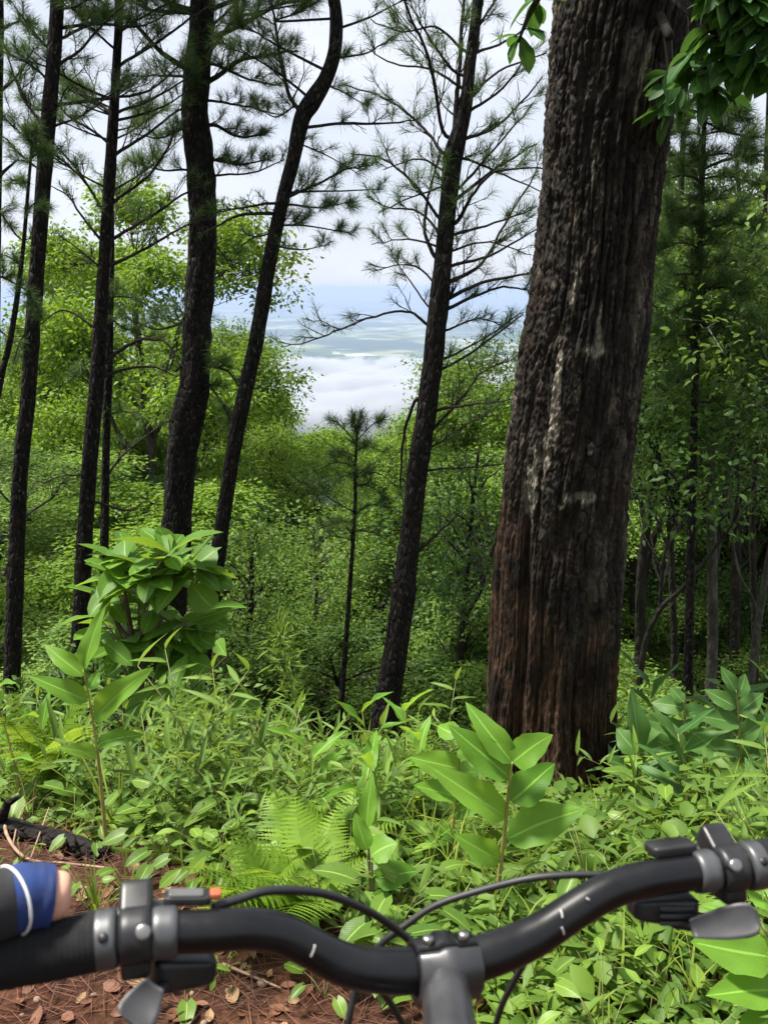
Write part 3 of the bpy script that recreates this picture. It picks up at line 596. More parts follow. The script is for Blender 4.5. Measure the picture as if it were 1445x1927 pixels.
T5B = [([(817, 482), (800, 440), (800, 405), (812, 345), (825, 300), (824, 255)], 9, .5, .1), ([(833, 245), (808, 117), (760, 0), (745, -60)], 9, .7), ([(822, 405), (782, 350), (722, 300), (660, 290)], 8, .9), ([(830, 285), (805, 250), (762, 210), (722, 185), (650, 160)], 8, .9),
       ([(804, 575), (772, 530), (737, 480)], 5, .8), ([(802, 610), (772, 588), (722, 590), (640, 620), (590, 640), (530, 655)], 7, .55, -.1), ([(850, 130), (800, 60), (770, 0)], 7, .9), ([(852, 527), (907, 495), (962, 400), (1012, 320)], 10, .5), ([(847, 560), (912, 530), (995, 515)], 12, .5),
       ([(845, 580), (887, 560), (947, 540), (1000, 548)], 9, .8), ([(850, 500), (922, 480), (1010, 432)], 9, .6), ([(862, 415), (887, 370), (932, 322), (1020, 315)], 10, .9), ([(864, 370), (922, 325), (960, 300), (1010, 270)], 9, .9), ([(877, 260), (937, 235), (1022, 145)], 10, .8), ([(882, 210), (947, 165), (1000, 90)], 9, .8),
       ([(886, 185), (937, 135), (1027, 100)], 8, .8), ([(897, 100), (965, 70), (1010, 30)], 8, .8), ([(900, 50), (932, 0), (950, -40)], 8, .8), ([(830, 695), (892, 660), (985, 590)], 9, .4), ([(832, 677), (905, 640), (985, 585)], 7, .5), ([(817, 805), (872, 745), (907, 700), (970, 675)], 8, .5), ([(820, 772), (897, 760), (967, 752)], 8, .4),
       ([(815, 840), (867, 805), (942, 760)], 6, .4), ([(807, 885), (872, 880), (947, 874)], 7, .15), ([(790, 1035), (822, 1005), (862, 970)], 10, .2), ([(785, 750), (762, 810), (754, 885), (757, 945)], 9, .5), ([(834, 450), (790, 400), (730, 390), (690, 370)], 7, .9), ([(835, 470), (770, 450), (700, 460)], 6, .9), ([(828, 550), (780, 500), (700, 510)], 6, .8),
       ([(845, 330), (790, 300), (720, 320)], 7, .9), ([(840, 350), (780, 370), (710, 400)], 6, .9), ([(860, 160), (810, 130), (740, 120), (690, 90)], 7, .8), ([(866, 90), (820, 50), (760, 60), (700, 40)], 7, .9), ([(845, 620), (900, 600), (960, 620)], 6, .9), ([(858, 440), (930, 420), (1010, 390)], 8, .7), ([(880, 300), (950, 330), (1015, 360)], 7, .8), ([(856, 470), (920, 455), (1000, 480)], 6, .9), ([(868, 350), (930, 280), (990, 210)], 8, .7)]
o_, S, bs = pine('twin topped pine with a mass of fine ascending twiggy branches', [(900, -30, 19), (899, 0, 20), (884, 125, 21), (874, 210, 25), (853, 290, 36), (849, 320, 35), (837, 450, 31), (828, 550, 36), (819, 640, 39), (811, 710, 38), (787, 880, 38), (772, 1010, 40), (748, 1200, 46), (726, 1335, 50)], 7.6, [([(852, 285), (858, 200), (865, 125), (873, 0), (878, -60)], 14, .5, .05)] + [(b_[0], b_[1], b_[2] * .55, *b_[3:]) for b_ in T5B], rough=.13)
pine('young pine on a pole thin trunk standing alone in the clearing', [(672, 800, 4), (671, 830, 5), (668, 900, 6), (668, 960, 7), (655, 1150, 9), (642, 1330, 11)], 8.0, [([(672, 815), (676, 795), (680, 775)], 3, 1.8), ([(672, 812), (665, 790), (662, 770)], 3, 1.8), ([(671, 835), (640, 800), (620, 790)], 3, 1.8), ([(669, 890), (640, 900), (610, 930)], 3, 1.8), ([(669, 915), (700, 915), (730, 945)], 3, 1.8), ([(667, 985), (630, 985), (590, 1000)], 3, 1.6), ([(671, 830), (700, 800), (715, 790)], 3, 1.5), ([(671, 850), (690, 840), (720, 850)], 3, 1.2), ([(669, 880), (630, 870), (590, 890)], 3, 1.0), ([(669, 900), (710, 890), (750, 920)], 3, 1.2), ([(668, 965), (640, 950), (600, 925), (560, 905)], 4, .7), ([(667, 970), (700, 950), (740, 960)], 4, .8), ([(664, 1020), (620, 1010), (590, 1040)], 3, .7), ([(664, 1000), (720, 1010), (760, 1060)], 3, .8), ([(670, 860), (645, 850), (625, 860)], 3, 1.3)], top=0, autocrown=False, tuftn=18)
pine('outermost dark pine trunk with a limb lifting towards the slim straight pine', [(2, -20, 10), (0, 200, 12), (-4, 400, 14), (-8, 700, 16), (-14, 1000, 18)], 9.5, [([(4, 170), (35, 140), (65, 90)], 9, .6), ([(2, 330), (20, 312), (35, 300)], 10, 0), ([(0, 400), (40, 450), (70, 440)], 6, 1.2), ([(-2, 520), (40, 540), (70, 560)], 6, 1.3), ([(-4, 620), (30, 650), (50, 690)], 6, 1.2), ([(2, 60), (40, 40), (80, 60)], 7, 1.2)])
pine('slender leaning sapling with sparse needles between the two outermost trunks', [(62, 265, 4), (55, 340, 6), (44, 470, 8), (33, 560, 10), (20, 640, 11), (5, 700, 12), (-20, 820, 13)], 8.0, [([(55, 345), (30, 340), (10, 350)], 3, .8), ([(50, 400), (70, 380), (90, 390)], 3, .8), ([(40, 500), (10, 480), (-10, 490)], 3, 1.0), ([(35, 550), (60, 560), (80, 600)], 3, 1.0), ([(62, 275), (66, 250), (70, 235)], 3, 1.5), ([(62, 272), (54, 250), (48, 240)], 3, 1.5), ([(59, 300), (80, 285), (92, 290)], 3, 1.2)], top=0, autocrown=False)
# pine standing in the woods behind the old trunk
o_, S, bs = pine('tall pine with soft drooping needle sprays behind the old trunk', [(1330, -20, 6), (1325, 200, 8), (1318, 420, 10), (1308, 700, 13), (1300, 1000, 15), (1295, 1250, 17)], 7.9, [
    ([(1325, 230), (1370, 250), (1440, 260)], 6, 2, .3), ([(1322, 300), (1270, 320), (1240, 340)], 9, 2, -.5), ([(1322, 320), (1370, 300), (1420, 290), (1450, 300)], 8, 2, -.6), ([(1318, 420), (1270, 430), (1230, 480)], 8, 2.2, -.6), ([(1318, 440), (1370, 420), (1420, 430)], 8, 2.2, -.6), ([(1315, 520), (1260, 520), (1225, 560)], 8, 2.2, -.7),
    ([(1314, 560), (1360, 530), (1410, 540)], 8, 2, -.7), ([(1310, 640), (1260, 630), (1225, 650)], 8, 2.2, -.8), ([(1310, 620), (1350, 610), (1390, 640)], 8, 2, -.8), ([(1308, 700), (1270, 720), (1230, 760)], 7, 1.8, -.8), ([(1320, 360), (1290, 390), (1260, 400)], 7, 2.2, -.8), ([(1326, 200), (1300, 220), (1280, 260)], 7, 2, -.6), ([(1326, 190), (1370, 200), (1410, 230)], 7, 2, -.6), ([(1306, 760), (1350, 760), (1390, 800)], 7, 1.6, -.6)] + [([(1322 - k * 2, 215 + k * 42), (1322 + s_ * 45, 205 + k * 42), (1322 + s_ * (75 + 9 * (k % 4)), 222 + k * 42)], 6, 2.2, (-.9, .7, -.3)[k % 3]) for k in range(11) for s_ in (-1, 1)], tuftn=34)

# ------------------------------------------------------------------ broadleaf forest
def limb(p0, p1, r0, r1, n=7, bow=.12):
    L_ = np.linalg.norm(p1 - p0); f = np.linspace(0, 1, n)[:, None]
    off = rng.normal(0, bow * L_, 3); P = p0 * (1 - f) + p1 * f + off * np.sin(np.pi * f) * .6 + np.array([0, 0, bow * L_]) * np.sin(np.pi * f)
    P[1:-1] += rng.normal(0, .02 * L_, (n - 2, 3)); return P, np.linspace(r0, r1, n)
def clumps(lb, C, nl, rad, Ls, flat=.6, tone=0.0, shape='kite'):
    n = len(C); c = np.repeat(C, nl, 0); off = rng.normal(size=(n * nl, 3)) * rad * np.array([1, 1, flat]) * .6
    p = c + off; d = nrmz(off + rng.normal(size=off.shape) * .25 * rad + np.array([0, 0, -.18 * rad])); nr = rdir(len(p), 1.15)
    ct = tone + np.repeat(rng.uniform(.2, .8, n), nl) + rng.normal(0, .12, n * nl)
    Lg = Ls * rng.uniform(.65, 1.3, n * nl)
    add_leaves(lb, p, d, nr, Lg, Lg * rng.uniform(.42, .6, n * nl), tint=np.clip(ct, 0, 1), shape=shape)
def broadleaf(seed, H, cr, ch, nlobe, ncl, nl, Ls, mat, bark, bare=.4):
    global rng
    rng = np.random.default_rng(seed)
    tb, lb = Buf(), Buf()
    top = np.array([rng.normal(0, .06 * H), rng.normal(0, .06 * H), H * .82]); P, r_ = limb(np.zeros(3) - [0, 0, .4], top, .017 * H + .03, .02, 10, .03)
    tb.add(*tube(P, r_, 9, wob=.1))
    cz = H - ch * .5
    for q in range(nlobe):
        az = q * 2.4 + rng.uniform(-.5, .5); rr = cr * rng.uniform(.4, .9); zz = cz + ch * .5 * rng.uniform(-.95, .7)
        if q == 0: rr = 0; zz = H - ch * .18
        c = np.array([rr * math.cos(az) + top[0] * .6, rr * math.sin(az) + top[1] * .6, zz]); lr = cr * rng.uniform(.24, .40)
        i = int(np.clip(np.searchsorted(P[:, 2], zz - rng.uniform(.15, .35) * H), 2, 8)); Q, q_ = limb(P[i], c, max(.015, r_[i] * .55), .012, 7)
        tb.add(*tube(Q, q_, 6, wob=.1))
        v = rdir(ncl, .7); C = c + v * lr * (rng.uniform(.55, 1.05, (ncl, 1))) * np.array([1, 1, .75]); C += rng.normal(0, .12 * lr, C.shape)
        for k in range(0, ncl, 2):
            T_, t_ = limb(Q[int(rng.integers(3, 7))], C[k], .010, .004, 4, .08); tb.add(*tube(T_, t_, 3, cap=False))
        clumps(lb, C, nl, cr * .08 + .08, Ls, .4, tone=rng.uniform(-.28, .42))  # random tone per lobe; brighter lobes put sunlit patches into the leaf colour
    return tb.mesh('tree_trunk', M[bark]), lb.mesh('tree_crown', M[mat], smooth=False)
PROTO = {}
def proto(key, *a): PROTO[key] = broadleaf(*a)
proto('yellow', 11, 11.0, 2.9, 6.0, 12, 56, 42, .105, 'forest_a', 'bark_grey')
proto('yellow2', 12, 10.0, 2.6, 5.0, 12, 56, 42, .098, 'forest_a', 'bark_dark')
proto('mid', 13, 10.0, 2.8, 5.4, 12, 58, 42, .086, 'forest_b', 'bark_grey')
proto('mid2', 14, 9.0, 2.5, 6.2, 12, 58, 42, .08, 'forest_b', 'bark_dark')
proto('deep', 15, 10.5, 2.7, 7.0, 12, 58, 42, .084, 'forest_c', 'bark_dark')
proto('low', 16, 4.2, 1.7, 3.6, 10, 44, 36, .08, 'forest_b', 'bark_dark')
rng = np.random.default_rng(99)
def tree(key, x, y, ztop, label, group=None, s=1.0, name='broadleaf_tree', rot=None, H=None):
    tm, cm = PROTO[key]; H0 = {'yellow': 11, 'yellow2': 10, 'mid': 10, 'mid2': 9, 'deep': 10.5, 'low': 4.2}[key]
    g = float(gz(x, y)); hs = max(.5, (ztop - g) / H0)
    o_ = thing(name, (x, y, g - .05), label, 'tree', group)
    o_.rotation_euler = (0, 0, rng.uniform(0, 6.28) if rot is None else rot); o_.scale = (s, s, hs)
    obj('trunk', tm, o_); obj('crown', cm, o_); return o_
def tree_px(key, px, pytop, Y, label, group=None, s=None, **k):
    p = PX(px, pytop, Y); H = p[2] - float(gz(p[0], Y))
    return tree(key, p[0], Y, p[2], label, group, s=(s if s else np.clip(H / 10, .6, 1.5)), **k)
tree_px('yellow', 255, 290, 19, 'tall yellow-green broadleaf tree filling the gap behind the slim pines', s=1.0)
tree_px('yellow2', 100, 430, 24, 'yellow-green broadleaf tree just past the straight slim pine', s=.95)
tree_px('yellow', 330, 560, 21, 'yellow-green tree half hidden behind the thick flaking pine', s=.9)
tree_px('yellow2', 425, 600, 24, 'pale yellow-green tree between the thick pine and the leaning pine', s=.85)
tree_px('yellow2', 490, 790, 22, 'sunlit tree whose crown slopes down to the cloud gap', s=.95)
tree_px('yellow', 560, 860, 27, 'sunlit tree under the low cloud, next to the young pine', s=.8)
tree_px('yellow', 900, 650, 23, 'light green tree behind the twiggy twin topped pine', s=.95)
tree_px('mid', 985, 620, 20, 'green tree hidden partly by the left edge of the old trunk', s=.9)
for k, (px, py, Y, key) in enumerate([(-30, 660, 30, 'yellow2'), (30, 690, 27, 'mid'), (85, 680, 36, 'yellow'), (125, 650, 42, 'mid2'), (290, 640, 27, 'mid'), (395, 650, 31, 'yellow'), (160, 760, 24, 'mid2'), (450, 760, 28, 'mid'), (800, 800, 27, 'mid'), (850, 740, 30, 'yellow2'), (690, 880, 34, 'mid2'), (630, 900, 26, 'mid')]):
    tree_px(key, px, py, Y, ('yellow-green' if key[0] == 'y' else 'mid green') + ' rounded tree standing clear ' + ('beyond the outermost trunk', 'just outside the straight slim pine', 'seen past the straight slim pine', 'seen before the pine with curved branches', 'seen before the thick flaking pine', 'right behind the leaning pine', 'low behind the thin dark stem', 'below the leaning pine', 'behind the twin topped pine trunk', 'above the bare lower twigs of the twin topped pine', 'just past the young pine', 'just before the young pine')[k], s=rng.uniform(.9, 1.2))
SKY = ([-200, 0, 60, 130, 170, 360, 400, 480, 560, 620, 700, 760, 830, 900, 980, 1160, 1300, 1600], [640, 720, 710, 720, 690, 690, 720, 830, 900, 940, 940, 890, 830, 770, 700, 480, 430, 400])
G1 = 'broadleaf trees on the slope below the trail'
LAB = {'yellow': 'yellow-green leafy tree crowding the slope below the pines', 'yellow2': 'yellow-green leafy tree crowding the slope below the pines', 'mid': 'mid green leafy tree crowding the slope below the pines', 'mid2': 'mid green leafy tree crowding the slope below the pines', 'deep': 'deep green leafy tree crowding the slope below the pines', 'low': 'low bushy tree filling the shade between the trunks'}
GRP = {k: v.split(' ')[0] + ' trees on the slope' for k, v in LAB.items()}
def zone_px(px):
    for lim_, s_ in ((40, 'beyond the outermost trunk'), (150, 'behind the straight slim pine'), (330, 'behind the pine with curved branches'), (430, 'behind the thick flaking pine'), (640, 'between leaning and young pines'), (760, 'between young and twin topped pines'), (950, 'between twin topped pine and old trunk'), (1180, 'hidden behind the old trunk')):
        if px < lim_: return s_
    return 'in the shaded woods'
rows = [(13.5, 7), (16, 8), (19, 10), (23, 12), (28, 12), (35, 12), (45, 12)]
for Y, n in rows:
    for q in range(n):
        px = -120 + (1690 / (n - 1)) * q + rng.uniform(-60, 60); yy = Y * rng.uniform(.92, 1.1)
        lim = float(np.interp(px, *SKY)); py = lim + rng.uniform(0, 130) * (yy < 34) + max(0, (24 - yy)) * rng.uniform(12, 34)
        if 560 < px < 760: py = max(py, 930 + rng.uniform(0, 120))
        if px > 1180 and yy < 17: continue
        if px > 1180: py = lim + rng.uniform(-20, 260); key = random.choice(['mid', 'mid2', 'deep', 'deep', 'yellow2'])
        else: key = random.choice(['yellow', 'yellow2', 'mid', 'mid2', 'mid', 'mid2', 'deep'])
        zl = zone_px(px); dl_ = 'nearest the pines' if yy < 18 else 'partway downhill' if yy < 30 else 'far downhill'; cn = LAB[key].split(' leafy')[0]; tree_px(key, px, py, yy, cn + ' leafy tree ' + dl_ + ' ' + zl, cn + ' trees ' + dl_ + ' ' + zl, s=rng.uniform(.8, 1.1))
for q in range(36):
    px = rng.uniform(-100, 1160) if q < 22 else rng.uniform(1140, 1560); Y = rng.uniform(9.5, 16) if q < 22 else rng.uniform(14, 22); p = PX(px, 1210 + rng.uniform(-110, 90), Y)
    if p[2] - float(gz(p[0], Y)) < 1.0: continue
    zl = zone_px(px); tree('low', p[0], Y, p[2], 'low bushy tree ' + zl, 'low bushy trees ' + zl, s=rng.uniform(.7, 1.05), name='bushy_tree')
for q in range(46):                      # forested spur on the left and the far slope
    Y = rng.uniform(70, 230); x = -72 + rng.normal(0, 30) if q < 30 else rng.uniform(-.5, .5) * Y
    k = random.choice(['yellow', 'yellow2', 'mid', 'mid2']); g = float(gz(x, Y)); tree(k, x, Y, g + rng.uniform(7, 11), 'small far tree on the forested spur down the slope', 'far trees on the forested spur', s=rng.uniform(1.1, 1.6))

# multi-stemmed trees on the right, stems traced
def stem_tree(label, Y, stems, reg, ncl, mat='forest_c', bark='bark_dark', Ls=.07, nl=44, rad=.30, shape='oval'):
    b0 = PX(stems[0][0][0], stems[0][0][1], Y); b0[2] = float(gz(b0[0], Y)) - .1
    o_ = thing('broadleaf_tree', b0, label, 'tree'); ends = []
    for k, (x0, y0, *_) in enumerate([s[0] for s in stems]):
        W = [np.array([*PX(x, y, Y + (k % 3 - 1) * .25 * (j / 3)), w * MPP(y, Y) * .5]) for j, (x, y, w) in enumerate(stems[k])]
        if y0 > 1150: W = [np.array([W[0][0], W[0][1], float(gz(W[0][0], W[0][1])) - .1, W[0][3] * 1.1])] + W
        S_ = smooth_path(np.array(W), 6); b = Buf(); b.add(*tube(S_[:, :3] - b0, S_[:, 3], 10, wob=.14, s=k)); obj('trunk' if k == 0 else 'stem', b.mesh('stem', M[bark]), o_); ends.append(S_)
    x0, y0, x1, y1, dY = reg; lb = Buf(); tb = Buf(); A = np.concatenate(ends)[:, :3]
    C = np.array([PX(rng.uniform(x0, x1), rng.uniform(y0, y1), Y + rng.normal(0, dY)) for _ in range(ncl)])
    for k in range(0, ncl, 2):
        i = np.argmin(np.linalg.norm(A - C[k] + np.array([0, 0, .5]), axis=1)); T_, t_ = limb(A[i], C[k], .016, .005, 5, .06); tb.add(*tube(T_ - b0, t_, 4, cap=False))
    clumps(lb, C - b0, nl, rad, Ls, shape=shape); obj('crown', lb.mesh('crown', M[mat], smooth=False), o_); obj('branches', tb.mesh('branches', M[bark]), o_)
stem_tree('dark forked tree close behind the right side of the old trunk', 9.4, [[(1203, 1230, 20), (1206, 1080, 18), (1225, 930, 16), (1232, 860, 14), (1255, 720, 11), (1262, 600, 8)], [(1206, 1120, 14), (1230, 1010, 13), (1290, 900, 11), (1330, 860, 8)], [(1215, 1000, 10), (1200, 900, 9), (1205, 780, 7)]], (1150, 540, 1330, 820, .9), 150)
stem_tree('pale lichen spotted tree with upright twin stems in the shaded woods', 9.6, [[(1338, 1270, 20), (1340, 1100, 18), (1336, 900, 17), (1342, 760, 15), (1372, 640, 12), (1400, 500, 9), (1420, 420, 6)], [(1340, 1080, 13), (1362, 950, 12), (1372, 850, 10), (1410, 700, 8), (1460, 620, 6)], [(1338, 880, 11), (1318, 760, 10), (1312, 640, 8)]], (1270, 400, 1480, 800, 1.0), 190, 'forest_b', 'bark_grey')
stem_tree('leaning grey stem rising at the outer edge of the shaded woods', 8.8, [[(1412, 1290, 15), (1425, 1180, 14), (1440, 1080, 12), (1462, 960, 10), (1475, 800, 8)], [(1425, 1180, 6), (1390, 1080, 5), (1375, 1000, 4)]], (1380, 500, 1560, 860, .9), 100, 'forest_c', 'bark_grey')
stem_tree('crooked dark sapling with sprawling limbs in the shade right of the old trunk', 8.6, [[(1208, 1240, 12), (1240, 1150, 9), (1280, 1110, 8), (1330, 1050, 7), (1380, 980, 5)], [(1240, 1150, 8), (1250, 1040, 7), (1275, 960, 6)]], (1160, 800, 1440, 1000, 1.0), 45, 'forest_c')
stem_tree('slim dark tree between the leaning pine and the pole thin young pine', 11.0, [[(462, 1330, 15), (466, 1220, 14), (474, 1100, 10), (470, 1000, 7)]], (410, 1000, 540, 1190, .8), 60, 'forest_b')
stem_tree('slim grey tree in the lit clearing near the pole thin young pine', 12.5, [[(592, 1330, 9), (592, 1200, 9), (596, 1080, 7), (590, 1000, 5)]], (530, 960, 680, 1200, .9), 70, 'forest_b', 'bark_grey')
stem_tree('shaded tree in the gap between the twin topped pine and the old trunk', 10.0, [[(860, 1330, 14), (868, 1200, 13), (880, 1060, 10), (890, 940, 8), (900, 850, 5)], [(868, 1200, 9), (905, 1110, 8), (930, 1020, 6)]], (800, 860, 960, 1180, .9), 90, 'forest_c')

for k in range(24):
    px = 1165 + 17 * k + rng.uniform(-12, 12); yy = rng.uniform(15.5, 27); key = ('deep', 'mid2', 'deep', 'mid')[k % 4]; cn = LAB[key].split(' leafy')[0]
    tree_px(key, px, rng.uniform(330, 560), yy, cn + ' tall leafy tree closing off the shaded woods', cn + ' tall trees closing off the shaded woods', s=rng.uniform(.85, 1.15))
# tall overstorey trees of the shaded woods: stems in view, crowns mostly above the picture
for lab_, Y_, st_, rg_, nc_ in (
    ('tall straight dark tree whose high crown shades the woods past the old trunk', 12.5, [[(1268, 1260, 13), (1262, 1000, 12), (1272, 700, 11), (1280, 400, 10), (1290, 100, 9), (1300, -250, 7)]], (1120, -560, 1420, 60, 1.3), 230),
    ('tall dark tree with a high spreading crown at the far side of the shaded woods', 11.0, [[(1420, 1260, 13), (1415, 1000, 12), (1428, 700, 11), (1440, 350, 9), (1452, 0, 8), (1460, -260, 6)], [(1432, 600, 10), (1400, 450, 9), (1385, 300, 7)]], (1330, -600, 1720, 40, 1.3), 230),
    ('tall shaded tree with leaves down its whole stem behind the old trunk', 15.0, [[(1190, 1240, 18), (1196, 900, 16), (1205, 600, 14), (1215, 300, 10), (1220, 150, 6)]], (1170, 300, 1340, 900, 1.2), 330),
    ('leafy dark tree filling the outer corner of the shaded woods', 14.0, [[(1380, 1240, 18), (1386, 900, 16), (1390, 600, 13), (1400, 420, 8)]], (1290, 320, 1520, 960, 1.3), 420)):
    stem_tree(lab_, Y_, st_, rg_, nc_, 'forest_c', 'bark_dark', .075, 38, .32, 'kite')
# ------------------------------------------------------------------ leaf templates (unit length along x, unit width along y, normal +z)
def leaf_mesh(name, mat, kind, seed, nu=11, nv=6):
    rg = np.random.default_rng(seed); u = np.linspace(0, 1, nu); v = np.linspace(-1, 1, nv + 1)
    if kind == 'ginger': w_ = np.sin(np.pi * np.clip(u, 0, 1) ** .78) ** .75 * (1 - .25 * u); w_[-1] = 0; w_[0] = .06
    elif kind == 'oval': w_ = np.sin(np.pi * u ** 1.25) ** .8; w_[0] = .05; w_[-1] = 0
    elif kind == 'heart': w_ = np.clip(np.sin(np.pi * (u * .86 + .14)) ** .6 * (1 - u * .35), 0, 1) * 1.12; w_[0] = .45; w_[-1] = 0
    else: w_ = np.sin(np.pi * u ** .7) ** .9 * (1 - .3 * u); w_[0] = .08; w_[-1] = 0
    ph = rg.uniform(0, 6.28, 4); droop = rg.uniform(.10, .34); fold = rg.uniform(.10, .26); und = {'ginger': .13, 'oval': .03, 'heart': .03, 'lance': .015}[kind]
    U, Vv = np.meshgrid(u, v, indexing='ij'); W = np.repeat(w_[:, None], nv + 1, 1)
    tear = 1 + .05 * np.sin(U * 23 + ph[2]) * np.sign(Vv) * (np.abs(Vv) > .9)
    X = U + (-.10 * (np.abs(Vv) ** 1.5) * (.35 - U) if kind == 'heart' else 0) - (.10 * np.clip(np.abs(Vv), 0, 1) * (1 - U) * 0)
    if kind == 'heart': X = X - .16 * np.abs(Vv) * np.clip(.25 - U, 0, 1) * 4
    Y = Vv * W * .5 * tear + .05 * np.sin(U * 3 + ph[3])
    Z = -droop * U ** 2 + fold * np.abs(Y) * (1 - .4 * U) + und * np.sin(U * 9 + ph[0] + np.sign(Vv) * ph[1]) * np.abs(Vv) ** 2 * W * .5 + rg.normal(0, .003, U.shape)
    V = np.stack([X, Y, Z], -1).reshape(-1, 3); i = np.arange(nu - 1)[:, None] * (nv + 1); j = np.arange(nv)[None]
    F = np.stack([i + j, i + nv + 1 + j, i + nv + 2 + j, i + j + 1], -1).reshape(-1, 4)
    b = Buf(); b.add(V, F, rg.uniform(.15, .85), np.stack([U, (Vv + 1) / 2], -1).reshape(-1, 2)); return b.mesh(name, M[mat])
LM = {}
for key, mat, kind, n, nu, nv in (('ginger', 'ginger', 'ginger', 7, 12, 6), ('ginger_dark', 'ginger_dark', 'ginger', 6, 11, 6), ('shrub', 'shrub', 'oval', 6, 9, 4), ('heart', 'herb', 'heart', 6, 7, 4), ('oval', 'herb', 'oval', 5, 7, 4), ('lance', 'sprig', 'lance', 6, 7, 2), ('big', 'bigtree_leaf', 'oval', 5, 8, 4)):
    LM[key] = [leaf_mesh('leaf_' + key, mat, kind, 300 + 17 * k + len(key), nu, nv) for k in range(n)]
def place_leaf(parent, key, base, tip, width, normal=None, roll=0.0, k=None, name='leaf'):
    """base / tip in the parent's own space"""
    base = Vector(base); tip = Vector(tip); d = tip - base; L_ = d.length; d.normalize()
    nrm = Vector(normal if normal is not None else (0, 0, 1)); s = nrm.cross(d)
    if s.length < 1e-3: s = Vector((1, 0, 0))
    s.normalize(); nn = d.cross(s); Mx = Matrix((d, s, nn)).transposed() @ Matrix.Rotation(roll, 3, 'X')
    m_ = LM[key][k if k is not None else int(rng.integers(len(LM[key])))]
    o_ = obj(name, m_, parent); o_.rotation_euler = Mx.to_euler(); o_.location = base; o_.scale = (L_, width, L_ * .9); return o_
def stem_part(parent, P, r_, mat='stem', n=6, name='stem'):
    b = Buf(); b.add(*tube(np.array(P), r_, n)); return obj(name, b.mesh('stem', M[mat]), parent)

# hero gingers, traced: stem pixels, leaves (base, tip, width px, depth shift of tip, roll)
def ginger_px(label, Y, stem, leaves, key='ginger', group=None, sw=13, kmat='stem_ginger'):
    b0 = PX(*stem[0], Y); g = float(gz(b0[0], Y)); b0[2] = g - .02
    o_ = thing('ginger_plant', b0, label, 'plant', group)
    stem = stem[:-1] + [(stem[-1][0], stem[-1][1] + 9)]; P = [np.array([b0[0], Y, g - .02])] + [PX(x, y, Y) for x, y in stem]; P = smooth_path(P, 5) - b0
    stem_part(o_, P, np.linspace(sw, sw * .2, len(P)) * MPP(stem[0][1], Y) * .5, kmat)
    camd = nrmz(CAM - (PX(*stem[-1], Y)))
    for (bx, by), (tx, ty), wpx, dY, roll in leaves:
        B = PX(bx, by, Y) - b0; T_ = PX(tx, ty, Y + dY) - b0
        nrm = nrmz(np.array([0, 0, .75]) + camd * .9); place_leaf(o_, key, B, T_, wpx * MPP(by, Y) * 1.12, nrm, roll)
    return o_
ginger_px('tall bright ginger plant with broad wavy leaves in front of the old trunk', 1.78, [(928, 1740), (940, 1640), (952, 1540), (958, 1470), (964, 1425)], [
    ((962, 1438), (886, 1322), 50, .04, -.2), ((964, 1432), (1029, 1388), 60, -.03, .35), ((957, 1468), (850, 1362), 62, .03, -.25), ((960, 1505), (1045, 1438), 66, .02, .2), ((953, 1540), (828, 1440), 62, -.04, -.2),
    ((954, 1580), (1098, 1520), 74, -.02, .15), ((942, 1620), (868, 1572), 50, -.03, -.3)])
ginger_px('slimmer ginger stalk standing just behind the tall bright one', 2.05, [(848, 1600), (856, 1520), (864, 1440), (861, 1375)], [
    ((862, 1385), (820, 1360), 40, .05, -.2), ((864, 1405), (895, 1420), 40, -.02, .2), ((862, 1450), (780, 1420), 52, -.02, -.3), ((862, 1460), (905, 1450), 44, .04, .2), ((858, 1500), (790, 1470), 46, -.05, .1), ((855, 1530), (900, 1510), 40, -.05, .1), ((852, 1560), (800, 1590), 44, -.08, 0)], sw=9)
ginger_px('ginger plant with four long pale leaves above the charred log', 2.15, [(190, 1470), (180, 1385), (168, 1310), (157, 1252)], [
    ((158, 1258), (185, 1143), 36, .03, -.3), ((157, 1272), (84, 1207), 36, .02, -.2), ((164, 1322), (66, 1264), 40, -.04, -.15), ((178, 1353), (269, 1261), 48, -.03, .25), ((168, 1296), (189, 1262), 22, .05, .2), ((184, 1400), (250, 1378), 34, -.05, .2), ((186, 1420), (120, 1400), 32, -.06, 0)], sw=9)
GD = 'dark ginger thicket beside the old trunk'
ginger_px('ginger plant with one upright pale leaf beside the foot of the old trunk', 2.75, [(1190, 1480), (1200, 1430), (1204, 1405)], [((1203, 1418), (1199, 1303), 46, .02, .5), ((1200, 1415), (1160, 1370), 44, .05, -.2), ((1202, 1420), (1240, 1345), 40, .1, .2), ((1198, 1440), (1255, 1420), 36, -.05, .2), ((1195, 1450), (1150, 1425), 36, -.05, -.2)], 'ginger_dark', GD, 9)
ginger_px('bushy dark ginger plant in the middle of the thicket right of the old trunk', 2.8, [(1286, 1480), (1286, 1400), (1288, 1340), (1285, 1310)], [((1286, 1320), (1262, 1292), 26, .02, 0), ((1286, 1335), (1225, 1318), 40, .05, -.2), ((1287, 1345), (1335, 1330), 36, .05, .2), ((1287, 1380), (1225, 1350), 44, -.05, -.2), ((1287, 1390), (1218, 1410), 46, -.08, -.2), ((1287, 1400), (1345, 1375), 40, -.04, .2), ((1286, 1420), (1240, 1440), 40, -.1, 0), ((1286, 1425), (1340, 1432), 40, -.1, .2)], 'ginger_dark', GD, 9)
